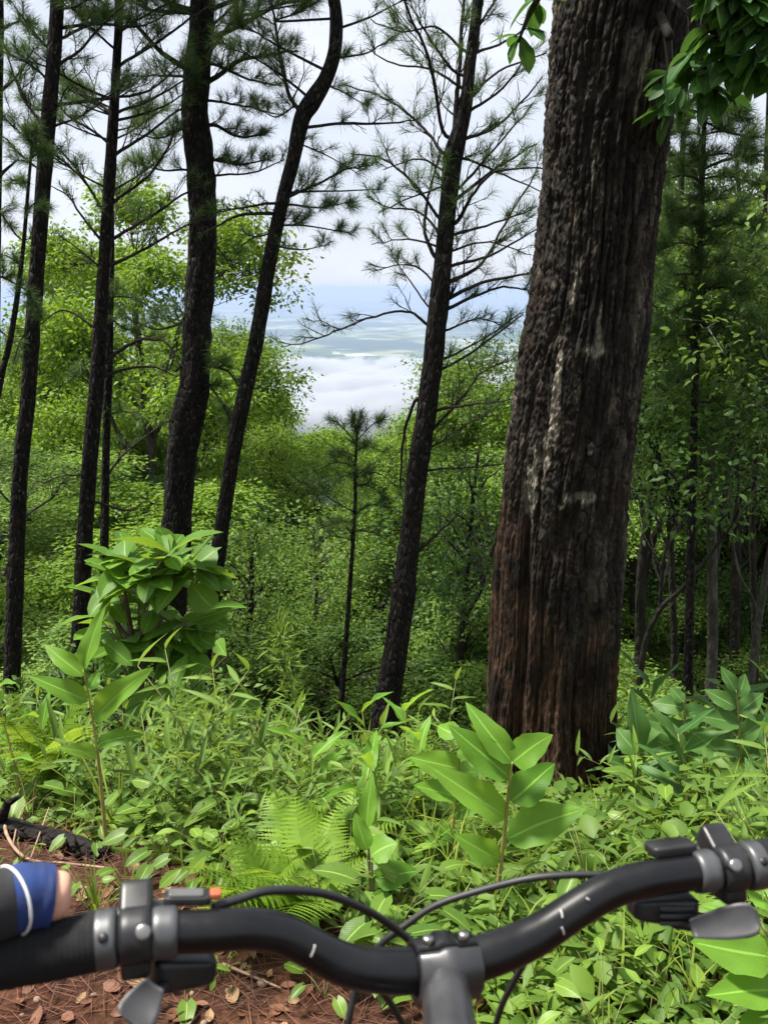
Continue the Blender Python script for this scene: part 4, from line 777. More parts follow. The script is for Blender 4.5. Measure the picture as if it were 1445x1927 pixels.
ginger_px('tallest dark ginger of the thicket with glossy leaves in two ranks', 2.7, [(1396, 1500), (1392, 1420), (1388, 1340), (1384, 1290)], [((1384, 1300), (1360, 1254), 28, .02, .1), ((1385, 1310), (1408, 1268), 30, .03, .5), ((1386, 1330), (1328, 1296), 34, .03, -.2), ((1387, 1340), (1440, 1300), 36, .03, .2), ((1388, 1360), (1310, 1340), 40, -.04, -.2), ((1390, 1385), (1450, 1345), 40, -.03, .2), ((1391, 1410), (1300, 1402), 38, -.06, -.2), ((1392, 1430), (1455, 1400), 42, -.05, .2), ((1394, 1450), (1320, 1470), 40, -.1, -.1), ((1394, 1460), (1450, 1470), 40, -.1, .1)], 'ginger_dark', GD, 9)
def ginger_free(x, y, h, label, group, key='ginger', n=7, Ll=.22, lean=.1, kmat='stem_ginger'):
    g = float(gz(x, y)); o_ = thing('ginger_plant', (x, y, g - .02), label, 'plant', group); az = rng.uniform(0, 3.14); ld = rng.normal(0, lean, 2)
    P = np.array([[ld[0] * h * f * f, ld[1] * h * f * f, h * f * .97] for f in np.linspace(0, 1, 7)]); stem_part(o_, P, np.linspace(.006, .0012, 7), kmat)
    for k in range(n):
        f = .35 + .63 * k / (n - 1); i = f * 6; j = min(int(i), 5); B = P[j] + (P[j + 1] - P[j]) * (i - j); a = az + (k % 2) * math.pi + rng.normal(0, .35); l = Ll * rng.uniform(.75, 1.15) * (1 - .2 * abs(f - .6))
        el = .35 + .55 * f + rng.normal(0, .12); T_ = B + l * np.array([math.cos(a) * math.cos(el), math.sin(a) * math.cos(el), math.sin(el)]); place_leaf(o_, key, B, T_, l * rng.uniform(.26, .36), (0, 0, 1), rng.normal(0, .2))
    return o_
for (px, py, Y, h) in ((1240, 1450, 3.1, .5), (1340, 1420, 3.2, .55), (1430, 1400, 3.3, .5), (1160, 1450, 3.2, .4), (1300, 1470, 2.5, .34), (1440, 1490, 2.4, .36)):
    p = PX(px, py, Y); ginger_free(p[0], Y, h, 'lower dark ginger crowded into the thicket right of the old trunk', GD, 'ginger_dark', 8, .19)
for (px, Y, h) in ((30, 2.7, .5), (100, 2.9, .42), (700, 2.6, .42), (760, 2.9, .45), (600, 2.35, .34), (660, 2.15, .3), (540, 3.0, .4), (790, 2.3, .36)):
    p = PX(px, 1400, Y); ginger_free(p[0], Y, h, 'young ginger shoot among the undergrowth left of the old trunk', 'young ginger shoots', 'ginger', 6, .17)

# large-leaved shrub at the left
def shrub():
    Y = 3.3; b0 = PX(262, 1265, Y); b0[2] = float(gz(b0[0], Y)) - .03
    o_ = thing('leafy_shrub', b0, 'shrub with large oval pointed leaves in whorls in front of the pine trunks', 'shrub')
    st = [[(262, 1265), (268, 1180), (285, 1090), (320, 1040)], [(268, 1250), (300, 1170), (340, 1090), (365, 1070)], [(262, 1262), (240, 1150), (235, 1080), (240, 1050)], [(275, 1240), (330, 1190), (370, 1170)], [(270, 1250), (300, 1220), (340, 1240)], [(265, 1220), (225, 1180), (210, 1130)]]
    tips = []
    for k, s_ in enumerate(st):
        dy = (k - 2) * .06; P = np.array([PX(x, y, Y + dy * j / 3) for j, (x, y) in enumerate(s_)])
        if k < 3: P = np.vstack([b0, P])
        S_ = smooth_path(P, 4) - b0; stem_part(o_, S_, np.linspace(.011, .005, len(S_)), 'wood_stem'); tips.append((S_[-1], S_[-4]))
    hero = [((365, 1060), (388, 1000), 44), ((360, 1068), (406, 1030), 60), ((365, 1080), (442, 1090), 62), ((360, 1095), (405, 1150), 52), ((372, 1168), (428, 1170), 40), ((370, 1175), (410, 1215), 50), ((360, 1170), (430, 1140), 40), ((320, 1042), (300, 990), 36), ((320, 1045), (345, 1000), 36), ((318, 1046), (255, 1072), 34), ((300, 1100), (262, 1070), 44), ((300, 1105), (335, 1098), 34), ((240, 1052), (228, 1010), 40), ((240, 1055), (205, 1065), 38), ((330, 1200), (355, 1290), 46), ((210, 1130), (180, 1165), 40), ((340, 1240), (400, 1250), 44)]
    for (b_, t_, w_) in hero:
        B = PX(*b_, Y - .05) - b0; T_ = PX(*t_, Y + rng.uniform(-.16, .05)) - b0; place_leaf(o_, 'shrub', B, T_, w_ * MPP(1100, Y) * 1.1, nrmz(np.array([0, -.45, .9])), rng.normal(0, .25))
    for k in range(40):
        B = PX(rng.uniform(180, 430), rng.uniform(1080, 1340), Y + rng.uniform(-.2, .25)) - b0; a = rng.uniform(0, 6.28); el = rng.uniform(-.5, .4); l = rng.uniform(.11, .2); A_ = np.array([np.clip(B[0] * .55, -.1, .25), B[1] * .5, max(B[2] - .12, .03)]); stem_part(o_, smooth_path(np.array([A_ * [.3, .3, .8], A_, B]), 3), np.linspace(.004, .002, 7), 'wood_stem', 4, 'twig')
        place_leaf(o_, 'shrub', B, B + l * np.array([math.cos(a) * math.cos(el), math.sin(a) * math.cos(el), math.sin(el)]), l * rng.uniform(.38, .5), (0, 0, 1), rng.normal(0, .3))
    for (tp, bk) in tips:
        for k in range(24):
            f = rng.uniform(0, 1) ** 1.2; B = tp + (bk - tp) * f * 2.4; a = k * 2.4 + rng.normal(0, .3); el = rng.uniform(-.35, .7); l = rng.uniform(.13, .23); T_ = B + l * np.array([math.cos(a) * math.cos(el), math.sin(a) * math.cos(el), math.sin(el)])
            place_leaf(o_, 'shrub', B, T_, l * rng.uniform(.38, .5), (0, 0, 1), rng.normal(0, .3))
shrub()

# ------------------------------------------------------------------ ferns
def frond_mesh(seed, n=22):
    rg = np.random.default_rng(seed); b = Buf(); f = np.linspace(0, 1, 26); arch = rg.uniform(.25, .45)
    Rx = np.stack([f, .04 * np.sin(f * 3 + rg.uniform(0, 6)), .45 * f - arch * 1.7 * f * f], -1); b.add(*tube(Rx, np.linspace(.006, .0015, 26), 4, cap=False), tint=.9)
    for k in range(n):
        q = .14 + .85 * k / (n - 1); i = q * 25; j = min(int(i), 24); B = Rx[j] + (Rx[j + 1] - Rx[j]) * (i - j); T_ = nrmz(Rx[j + 1] - Rx[j]); l = .27 * math.sin(math.pi * (q * .9 + .1) ** .8) ** .8 * (1 - .3 * q) + .012
        for s_ in (-1, 1):
            side = nrmz(np.cross(np.array([0, 0, 1.0]), T_)) * s_; d = nrmz(side + T_ * .38 + np.array([0, 0, rg.normal(.0, .07)])); nt = 9; g = np.linspace(0, 1, nt * 2 + 1); ax = nrmz(np.cross(d, np.array([0, 0, 1.0])) )
            C = B + d * (g * l)[:, None] + np.array([0, 0, -.05 * l]) * (g ** 2)[:, None] * 4; wv = .016 * (1 - g ** 1.6) + .001; wv = wv * np.where(np.arange(len(g)) % 2, 1.25, .45) * (l / .2 + .3)
            V = np.concatenate([C - ax * wv[:, None], C + ax * wv[:, None]]); m_ = len(g); ii = np.arange(m_ - 1); b.add(V, np.stack([ii, ii + 1, m_ + ii + 1, m_ + ii], -1), rg.uniform(.3, .9))
    return b.mesh('fern_frond', M['fern'])
FR = [frond_mesh(500 + k) for k in range(4)]
def fern_fronds(label, base, tips, name='fern'):
    b0 = np.array(base, float); b0[2] = float(gz(b0[0], b0[1])) - .01; o_ = thing(name, b0, label, 'fern')
    for k, T_ in enumerate(tips):
        B = Vector((0, 0, .02)); d = Vector(np.asarray(T_) - b0) - B; L_ = d.length; az = math.atan2(d.y, d.x); el = math.asin(d.z / L_)
        fo = obj('frond', FR[k % 4], o_); fo.location = B; fo.scale = (L_,) * 3; fo.rotation_euler = (rng.normal(0, .12), -el + .02, az)
fern_fronds('bright fern with feathery fronds arching over the bare trail edge', PX(590, 1740, 1.74), [PX(368, 1610, 1.66), PX(425, 1535, 1.8), PX(385, 1700, 1.52), PX(500, 1480, 2.0), PX(560, 1480, 1.95), PX(690, 1580, 1.8), PX(470, 1640, 1.55), PX(520, 1735, 1.45), PX(640, 1500, 1.95), PX(395, 1655, 1.6)])
fern_fronds('bright fern leaning out over the red soil behind the gear indicator', PX(500, 1725, 1.7), [PX(362, 1590, 1.62), PX(372, 1680, 1.52), PX(430, 1545, 1.75), PX(570, 1590, 1.7), PX(425, 1735, 1.45), PX(400, 1630, 1.5)])
fern_fronds('yellow-green fern with fronds pointing at the slim ginger stalk', PX(640, 1600, 2.05), [PX(515, 1460, 2.15), PX(560, 1520, 1.85), PX(700, 1440, 2.3), PX(760, 1520, 2.0), PX(600, 1420, 2.4)])
fern_fronds('small fern low behind the log end near the ginger with pale leaves', PX(90, 1440, 2.9), [PX(40, 1270, 2.9), PX(130, 1240, 3.0), PX(20, 1340, 2.7), PX(150, 1330, 2.7)])
fern_fronds('fern half buried in the undergrowth beneath the large-leaved shrub', PX(340, 1450, 2.8), [PX(270, 1330, 2.7), PX(400, 1320, 2.9), PX(330, 1290, 3.0), PX(440, 1380, 2.6), PX(250, 1400, 2.55)])
fern_fronds('fern spreading just left of the old trunk foot', PX(800, 1440, 2.9), [PX(720, 1370, 2.9), PX(880, 1400, 2.8), PX(780, 1340, 3.1), PX(700, 1430, 2.7)])

# ------------------------------------------------------------------ herbs, sprigs, grass
def sprig_proto(seed, h, n, Ll, Wl):
    global rng
    keep = rng; rng = np.random.default_rng(seed); o_ = thing('leafy_sprig', (0, 0, 0), 'x', 'plant'); a0 = rng.uniform(0, 6.28); bend = rng.uniform(.15, .55)
    P = np.array([[math.cos(a0) * bend * h * f ** 2, math.sin(a0) * bend * h * f ** 2, h * f * (1 - .2 * bend * f)] for f in np.linspace(0, 1, 7)]); stem_part(o_, P, np.linspace(.0026, .0012, 7), 'stem', 4)
    for k in range(n):
        f = .22 + .78 * k / (n - 1); i = f * 6; j = min(int(i), 5); B = P[j] + (P[j + 1] - P[j]) * (i - j); a = k * 2.6 + rng.normal(0, .4); el = rng.uniform(.05, .75); l = Ll * rng.uniform(.7, 1.2)
        if k == n - 1: el = 1.1
        T_ = B + l * np.array([math.cos(a) * math.cos(el), math.sin(a) * math.cos(el), math.sin(el)]); place_leaf(o_, 'lance', B, T_, Wl * rng.uniform(.8, 1.2), (0, 0, 1), rng.normal(0, .25))
    rng = keep; return o_
def herb_proto(seed, h, n, Ll, key):
    global rng
    keep = rng; rng = np.random.default_rng(seed); o_ = thing('broadleaf_herb', (0, 0, 0), 'x', 'plant')
    for k in range(n):
        a = k * 2.4 + rng.normal(0, .3); rr = h * rng.uniform(.25, .95); top = np.array([math.cos(a) * rr, math.sin(a) * rr, h * rng.uniform(.45, 1.0)]); Pm = top * [.45, .45, .7]
        stem_part(o_, smooth_path(np.array([[0, 0, -.01], Pm, top]), 3), np.linspace(.0022, .0012, 7), 'stem', 4, 'petiole')
        l = Ll * rng.uniform(.65, 1.25); el = rng.uniform(-.45, .25); T_ = top + l * np.array([math.cos(a) * math.cos(el), math.sin(a) * math.cos(el), math.sin(el)]); place_leaf(o_, key, top, T_, l * rng.uniform(.62, .85) if key == 'heart' else l * rng.uniform(.42, .55), (0, 0, 1), rng.normal(0, .3))
    rng = keep; return o_
def tuft_proto(seed, h, n):
    rg = np.random.default_rng(seed); b = Buf()
    for k in range(n):
        a = rg.uniform(0, 6.28); l = h * rg.uniform(.5, 1.15); sp_ = rg.uniform(.1, .8); f = np.linspace(0, 1, 7); ba = rg.uniform(0, .03)
        C = np.stack([math.cos(a) * (ba + sp_ * l * f ** 1.8), math.sin(a) * (ba + sp_ * l * f ** 1.8), l * (f - .38 * sp_ * f ** 3)], -1); s_ = np.array([-math.sin(a), math.cos(a), .2]); wv = .0042 * (1 - f ** 2.2) + .0003
        V = np.concatenate([C - s_ * wv[:, None], C + s_ * wv[:, None]]); ii = np.arange(6); b.add(V, np.stack([ii, ii + 1, 8 + ii, 7 + ii], -1), rg.uniform(.1, .9))
    o_ = tag(obj('grass_tuft', b.mesh('grass_tuft', M['grass'])), 'x', 'grass'); return o_
SPR = [sprig_proto(700 + k, h, n, l, w_) for k, (h, n, l, w_) in enumerate([(.34, 10, .10, .016), (.42, 12, .11, .018), (.28, 9, .085, .014), (.38, 11, .12, .022), (.5, 13, .12, .02)])]
HRB = [herb_proto(750 + k, h, n, l, key) for k, (h, n, l, key) in enumerate([(.16, 7, .085, 'heart'), (.22, 8, .10, 'heart'), (.12, 6, .07, 'heart'), (.2, 8, .075, 'oval'), (.26, 9, .09, 'oval'), (.10, 8, .045, 'oval')])]
TUF = [tuft_proto(780 + k, h, n) for k, (h, n) in enumerate([(.3, 16), (.42, 18), (.22, 20), (.55, 12)])]
def scatter(protos, spots, labf, group):
    used = set()
    for k, (x, y, s_) in enumerate(spots):
        i = int(rng.integers(len(protos))); src = protos[i]
        o_ = copy_tree(src); o_.location = (x, y, float(gz(x, y)) - .008); o_.rotation_euler = (rng.normal(0, .08), rng.normal(0, .08), rng.uniform(0, 6.28)); o_.scale = (s_,) * 3
        o_['label'] = labf(x, y); o_['group'] = group if isinstance(group, str) else group(x, y)
def near_spots(n, ymin_off, ymax, dens=1.0, xlim=2.2, smin=.75, smax=1.25, fn=None):
    out_ = []
    while len(out_) < n:
        y = ymax - (ymax - .95) * rng.random() ** .75; x = rng.uniform(-.52, .52) * y * 1.12
        if y < trail_edge(x) + ymin_off: continue
        if np.hypot(x - BTB[0], y - BT_Y) < .36: continue
        if abs(x) < .42 and y < .95: continue
        if fn is not None and not fn(x, y): continue
        out_.append((x, y, rng.uniform(smin, smax)))
    return out_
HERO = [(360, 640, 1.9), (850, 1170, 3.25), (800, 1110, 1.84), (780, 910, 2.1), (50, 290, 2.22), (370, 800, 1.9), (500, 770, 2.1), (1150, 1450, 2.7), (1300, 1480, 1.45)]
def clear_view(x, y):                    # keep tall scatter from growing right in front of the larger plants
    px, _ = topx(x, y, float(gz(x, y)) + .1)
    return not any(a < px < b and y < Yh for a, b, Yh in HERO)
def zone(x, y):
    return min(LMK, key=lambda q: math.hypot(q[1] - x, q[2] - y))[0]
LMK = [(n_, *(PX(a_, 1400, Y_)[:2])) for n_, a_, Y_ in (('beside the tall bright ginger', 950, 1.8), ('around the slim ginger stalk', 840, 2.1), ('around the arching fern', 520, 1.75), ('near the yellow-green fern', 620, 2.2), ('around the ginger above the log', 180, 2.2), ('near the charred log', 20, 2.4), ('beneath the large-leaved shrub', 290, 3.1), ('at the foot of the old trunk', 1030, 2.8), ('below the dark ginger thicket', 1300, 2.4), ('behind the dark ginger thicket', 1320, 3.3), ('below the right brake lever', 1300, 1.3), ('beside the bicycle stem', 950, 1.2), ('by the wispy weed', 560, 2.9), ('at the brink below the twin topped pine', 740, 3.6), ('at the brink before the slim pines', 150, 3.7))]
scatter(SPR, near_spots(300, .22, 3.7, smin=.55, smax=.95, fn=clear_view), lambda x, y: 'slender leafy sprig with narrow pointed leaves growing ' + zone(x, y), lambda x, y: 'leafy sprigs ' + zone(x, y))
scatter(SPR, near_spots(80, .3, 3.5, smin=.75, smax=1.15, fn=lambda x, y: x < -.12 * y and y > 2.25 and topx(x, y, float(gz(x, y)))[0] < 560), lambda x, y: 'tall leafy sprig with long narrow leaves growing ' + zone(x, y), lambda x, y: 'tall leafy sprigs ' + zone(x, y))
scatter(HRB, near_spots(190, .0, 3.0, smin=.45, smax=.85, fn=lambda x, y: clear_view(x, y) or (y > trail_edge(x) and rng.random() < .25 and not (850 < topx(x, y, float(gz(x, y)))[0] < 1020 and y < 1.85))), lambda x, y: 'low herb with broad rounded leaves growing ' + zone(x, y), lambda x, y: 'broad leaved herbs ' + zone(x, y))
scatter(TUF, near_spots(100, .1, 4.2, smin=.5, smax=.85, fn=clear_view), lambda x, y: 'tuft of thin green grass growing ' + zone(x, y), lambda x, y: 'grass tufts ' + zone(x, y))
# a few strays on the bare trail
for k, (px, py) in enumerate([(150, 1640), (30, 1530), (180, 1690), (355, 1870), (420, 1830), (240, 1650), (610, 1870)]):
    d = _dir(px, py); s_ = 1.35 / -d[2]; src = (HRB[2], HRB[5], TUF[2])[k % 3]; o_ = copy_tree(src); x, y = d[0] * s_, d[1] * s_; o_.location = (x, y, float(gz(x, y)) - .005); o_.scale = (.6,) * 3; o_.rotation_euler = (0, 0, k * 1.3)
    o_['label'] = ('small seedling sprouting from the bare red soil', 'tiny leaved seedling on the bare red soil', 'short grass tuft on the bare red soil')[k % 3]; o_['group'] = ('seedlings on the trail', 'tiny seedlings on the trail', 'grass on the trail')[k % 3]
for p_ in SPR + HRB + TUF:
    for c_ in list(p_.children_recursive): bpy.data.objects.remove(c_)
    bpy.data.objects.remove(p_)
# big soft leaves at the lower right, near the bicycle
def soft_plant(label, base_px, Y, leaves, key='ginger'):
    b0 = PX(*base_px, Y); b0[2] = float(gz(b0[0], Y)) - .01; o_ = thing('broadleaf_herb', b0, label, 'plant')
    for (b_, t_, w_, dY) in leaves:
        B = PX(*b_, Y + dY * .5) - b0; T_ = PX(*t_, Y + dY) - b0; stem_part(o_, smooth_path(np.array([[0, 0, 0], B * [.3, .3, .6], B]), 4), np.linspace(.004, .0025, 9), 'stem', 5, 'petiole')
        place_leaf(o_, 'ginger', B, T_, w_ * MPP(b_[1], Y) * 1.1, nrmz(np.array([0, -.3, .95])), rng.normal(0, .15))
soft_plant('plant with very large bright wavy leaves beneath the right brake lever', (1500, 1990), 1.3, [((1450, 1800), (1315, 1765), 90, -.03), ((1470, 1870), (1350, 1845), 80, -.08), ((1430, 1735), (1320, 1690), 60, .08), ((1480, 1700), (1400, 1660), 70, .1), ((1470, 1910), (1390, 1935), 70, -.1)])
soft_plant('plant with bright broad leaves poking up behind the right grip', (1440, 1640), 2.05, [((1420, 1580), (1365, 1545), 56, .05), ((1400, 1590), (1290, 1552), 44, .05), ((1440, 1570), (1445, 1530), 50, .05), ((1390, 1600), (1330, 1610), 44, -.05)])
soft_plant('plant with pale heart-like leaves in the middle of the fern bank', (700, 1760), 1.72, [((690, 1600), (672, 1530), 40, .05), ((700, 1610), (745, 1585), 60, 0), ((705, 1650), (785, 1640), 56, 0), ((700, 1680), (725, 1715), 52, -.05), ((690, 1560), (700, 1455), 34, .1)])

# ground cover that nobody could count
def ground_cover():
    b = Buf(); n = 36000
    y = 1.0 + 8.5 * rng.random(n) ** 1.6; x = rng.uniform(-.56, .56, n) * y * 1.15; ok = (y > trail_edge(x) + .02 + .1 * rng.random(n)) & (np.hypot(x - BTB[0], y - BT_Y) > .3); x = x[ok]; y = y[ok]; n = len(x)
    hgt = (.02 + .22 * rng.random(n) ** 1.4 * np.clip((y - trail_edge(x)) / 1.1, .12, 1)) * (.55 + .9 * fbm(x * 1.6, y * 1.6, 0, 77)) * np.where((x > .1) & (x < .9) & (y > 1.2), .55, 1) * np.where(y > 3.2, .6, 1)
    P = np.stack([x, y, gz(x, y) + hgt], -1); a = rng.uniform(0, 6.28, n); d = np.stack([np.cos(a), np.sin(a), rng.uniform(-.3, .55, n)], -1); l = rng.uniform(.028, .085, n)
    lan = rng.random(n) < .74; ct = np.clip(fbm(x * 3, y * 3, 0, 81) + rng.normal(0, .15, n), 0, 1)
    add_leaves(b, P[lan], d[lan], rdir(lan.sum(), 1.6), l[lan] * 1.3, l[lan] * .24, tint=ct[lan], shape='oval')
    add_leaves(b, P[~lan], d[~lan], rdir((~lan).sum(), 2.0), l[~lan] * .9, l[~lan] * .62, tint=ct[~lan], shape='oval')
    tag(obj('ground_cover', b.mesh('ground_cover', M['cover'], smooth=False)), 'dense low leafy undergrowth covering the bank beyond the trail', 'undergrowth', kind='stuff')
    b = Buf(); n = 8200
    y = 1.0 + 7 * rng.random(n) ** 1.5; x = rng.uniform(-.56, .56, n) * y * 1.15; ok = (y > trail_edge(x) + .02) & (np.hypot(x - BTB[0], y - BT_Y) > .3); x = x[ok]; y = y[ok]; n = len(x)
    f = np.linspace(0, 1, 5); a = rng.uniform(0, 6.28, n); l = rng.uniform(.10, .34, n) * np.clip((y - trail_edge(x)) / .9, .3, 1) * np.where((x > .25) & (x < .95) & (y > 1.6), .5, 1); sp_ = rng.uniform(.15, .9, n); rr = sp_[:, None] * l[:, None] * f ** 1.8
    C = np.stack([x[:, None] + np.cos(a)[:, None] * rr, y[:, None] + np.sin(a)[:, None] * rr, gz(x, y)[:, None] + l[:, None] * (f - .4 * sp_[:, None] * f ** 3)], -1); s_ = np.stack([-np.sin(a), np.cos(a), .2 * np.ones(n)], -1)[:, None] * (.0032 * (1 - f ** 2) + .0003)[None, :, None]
    V = np.concatenate([C - s_, C + s_], 1).reshape(-1, 3); k = np.arange(n)[:, None, None] * 10; ii = np.arange(4); F = (k + np.stack([ii, ii + 1, 6 + ii, 5 + ii], -1)[None]).reshape(-1, 4)
    b.add(V, F, np.repeat(rng.uniform(0, .9, n), 10)); tag(obj('wild_grass', b.mesh('wild_grass', M['grass'])), 'thin wild grass threaded through the undergrowth', 'grass', kind='stuff')
ground_cover()

# bushes on the slope just beyond the bank
def bush_proto(seed, h, r0, ncl, nl, Ls, mat):
    global rng
    keep = rng; rng = np.random.default_rng(seed); lb, tb = Buf(), Buf(); C = rdir(ncl, .6) * r0 * rng.uniform(.4, 1, (ncl, 1)); C[:, 2] = h * .5 + C[:, 2] / r0 * h * .5; C[:, 2] = np.abs(C[:, 2])
    for k in range(0, ncl, 2): T_, t_ = limb(np.zeros(3), C[k], .012, .004, 5, .06); tb.add(*tube(T_, t_, 4, cap=False))
    clumps(lb, C, nl, .16 * r0 + .06, Ls); rng = keep; return tb.mesh('bush_stems', M['bark_dark']), lb.mesh('bush_leaves', M[mat], smooth=False)
BP = [bush_proto(810, 1.1, .6, 40, 22, .085, 'forest_b'), bush_proto(811, .9, .7, 46, 22, .07, 'forest_b'), bush_proto(812, 1.3, .55, 40, 22, .09, 'forest_c')]
for k in range(26):
    Y = rng.uniform(4.4, 9.5); x = rng.uniform(-.5, .52) * Y
    if 520 < 722 + 1669 * x / Y < 960: continue
    i = k % 3; o_ = thing('bush', (x, Y, float(gz(x, Y)) - .03), ('rounded leafy bush on the slope behind the undergrowth', 'low spreading bush on the slope behind the undergrowth', 'upright deep green bush on the slope behind the undergrowth')[i], 'bush', ('rounded bushes', 'spreading bushes', 'upright bushes')[i] + ' on the slope')
    o_.rotation_euler = (0, 0, rng.uniform(0, 6.28)); o_.scale = (rng.uniform(.45, .8),) * 3; obj('stems', BP[i][0], o_); obj('leaves', BP[i][1], o_)

# tall wispy weed
def weed():
    Y = 2.7; b0 = PX(560, 1400, Y); b0[2] = float(gz(b0[0], Y)); o_ = thing('wispy_weed', b0, 'tall wispy weed stalk with fine feathery side shoots rising above the undergrowth', 'plant')
    P = np.vstack([b0, [PX(x, y, Y) for x, y in ((562, 1370), (554, 1310), (538, 1250), (522, 1195))]]); S_ = smooth_path(P, 6) - b0; stem_part(o_, S_, np.linspace(.005, .0015, len(S_)), 'stem')
    lb = Buf(); n = 170; i = rng.integers(8, len(S_), n); d = rdir(n, .5); add_leaves(lb, S_[i] + d * rng.uniform(0, .05, (n, 1)), d, rdir(n, 1), rng.uniform(.03, .07, n), .006, tint=.8); obj('leaves', lb.mesh('weed_leaves', M['sprig'], smooth=False), o_)
weed()

# ------------------------------------------------------------------ old tree: overhanging leaves
def overhang():
    sets = [([(1290, -40), (1330, 40), (1370, 90), (1420, 110), (1470, 130)], 2.7, 60, 'bigtree_leaf'), ([(1300, 20), (1310, 90), (1330, 140), (1345, 175)], 2.8, 34, ''), ([(1400, -60), (1420, 0), (1440, 60), (1460, 110)], 2.6, 44, ''), ([(1255, 60), (1262, 150), (1265, 210)], 3.0, 22, ''), ([(1040, -60), (1015, -10), (990, 40), (975, 80)], 2.9, 12, ''), ([(1330, -60), (1370, -20), (1440, 10)], 2.6, 44, '')]
    for pts, Y, n, _ in sets:
        P = smooth_path(np.array([PX(x, y, Y) for x, y in pts]), 6); tr = BTB + np.array([BTC[-40] - BTB[0], 0, BTZ[-40] - BTB[2]]) if pts[0][0] > 1200 else None
        root = np.array([np.interp(P[0][2] + .15, BTZ, BTC), BT_Y - .05, P[0][2] + .25]); P = smooth_path(np.vstack([root, P]), 3); b = Buf(); b.add(*tube(P - BTB, np.linspace(.016, .003, len(P)), 6)); br = obj('branch', b.mesh('branch', M['bark_dark']), bigtree)
        for k in range(n):
            i = int(rng.uniform(.32, 1) * (len(P) - 1)); a = rng.uniform(0, 6.28); el = rng.uniform(-1.1, .2); l = rng.uniform(.07, .125); B = P[i] - BTB; T_ = B + l * np.array([math.cos(a) * math.cos(el), math.sin(a) * math.cos(el), math.sin(el)]); place_leaf(br, 'big', B, T_, l * rng.uniform(.42, .56), (0, 0, 1), rng.normal(0, .4))
overhang()

# ------------------------------------------------------------------ trail litter and log
M['char'] = barkmat('charred_wood', (.006, .006, .006), (.018, .015, .013), (.05, .042, .036), (9, 14, 14), .9, .02)
M['deadleaf'] = plain('dead_leaf', (.13, .05, .022), .7, nscale=25, namp=.5)
M['deadleaf2'] = plain('dead_leaf_pale', (.22, .13, .06), .7, nscale=25, namp=.4)
M['stone'] = plain('pebble', (.20, .135, .095), .85, nscale=40, namp=.35)
M['twig'] = plain('dry_twig', (.26, .17, .11), .8, nscale=30, namp=.35)
M['litter'] = plain('needle_litter', (.11, .042, .02), .8, nscale=3, namp=.5)
P = smooth_path(np.array([gpt(-120, 1560, .03), gpt(0, 1572, .03), gpt(90, 1592, .028), gpt(200, 1622, .02)]), 8); b = Buf(); base = P[0].copy(); V, F = tube(P - base, np.linspace(.036, .024, len(P)), 22, wob=.22, s=3)
b.add(V, F); lo = thing('charred_log', base, 'blackened fallen log lying along the edge of the red trail', 'log'); obj('log_body', b.mesh('log', M['char']), lo)
for (a_, c_) in ((.35, (.10, -.06, .14)), (.8, (.05, -.10, .05))):
    i = int(a_ * (len(P) - 1)); b = Buf(); b.add(*tube(np.array([P[i], P[i] + np.array(c_) * .5 + [0, 0, .03], P[i] + np.array(c_)]) - base, [.02, .012, .006], 7)); obj('branch_stub', b.mesh('stub', M['char']), lo)
def twig(label, pts, r_):
    P = smooth_path(np.array(pts), 6); b0 = P[0].copy(); b = Buf(); b.add(*tube(P - b0, np.linspace(r_, r_ * .5, len(P)), 6, wob=.15)); o_ = obj('dry_twig', b.mesh('dry_twig', M['twig'])); o_.location = b0; tag(o_, label, 'twig')
twig('bent pale dry twig lying on red soil in front of the charred log', [gpt(15, 1545, .05), gpt(15, 1590, .04), gpt(50, 1622, .012), gpt(120, 1630, .01), gpt(210, 1640, .01)], .006)
twig('thin arched dry twig leaning on the charred log', [gpt(25, 1600, .01), gpt(45, 1565, .07), gpt(75, 1548, .10)], .003)
twig('thin straight dry twig poking from the charred log end', [gpt(60, 1620, .01), gpt(98, 1568, .09)], .003)
twig('short pale twig lying among dead leaves below the handlebar', [gpt(420, 1822, .01), gpt(455, 1838, .012), gpt(530, 1868, .01)], .004)
dl = []
for k in range(5):
    rg = np.random.default_rng(900 + k); u = np.linspace(0, 1, 7); w_ = np.sin(np.pi * u ** .9) ** .8 * .5; w_[0] = .03; w_[-1] = 0; v = np.linspace(-1, 1, 5); U, Vv = np.meshgrid(u, v, indexing='ij'); c_ = rg.uniform(.3, 1.0)
    Z = c_ * .35 * (Vv * w_[:, None]) ** 2 * 4 * .5 + .25 * (U - .5) ** 2 + rg.normal(0, .02, U.shape); V = np.stack([U - .5, Vv * w_[:, None] * .55, Z], -1).reshape(-1, 3); i = np.arange(6)[:, None] * 5; j = np.arange(4)[None]; b = Buf(); b.add(V, np.stack([i + j, i + 5 + j, i + 6 + j, i + j + 1], -1).reshape(-1, 4)); dl.append(b.mesh('dead_leaf', M['deadleaf' if k < 3 else 'deadleaf2']))
cnt = 0
while cnt < 120:
    px, py = rng.uniform(-40, 600), rng.uniform(1560, 1960); p = gpt(px, py)
    if p[1] > trail_edge(p[0]) + .12: continue
    k = int(rng.integers(5)); o_ = obj('dead_leaf', dl[k]); o_.location = p + [0, 0, .006]; o_.rotation_euler = (rng.normal(0, .3), rng.normal(0, .3), rng.uniform(0, 6.28)); o_.scale = (rng.uniform(.02, .052),) * 3; cnt += 1
    tag(o_, 'curled reddish brown dead leaf on the soil of the trail' if k < 3 else 'curled pale tan dead leaf on the soil of the trail', 'leaf', 'reddish dead leaves on the trail' if k < 3 else 'tan dead leaves on the trail')
import bmesh
pbm = []
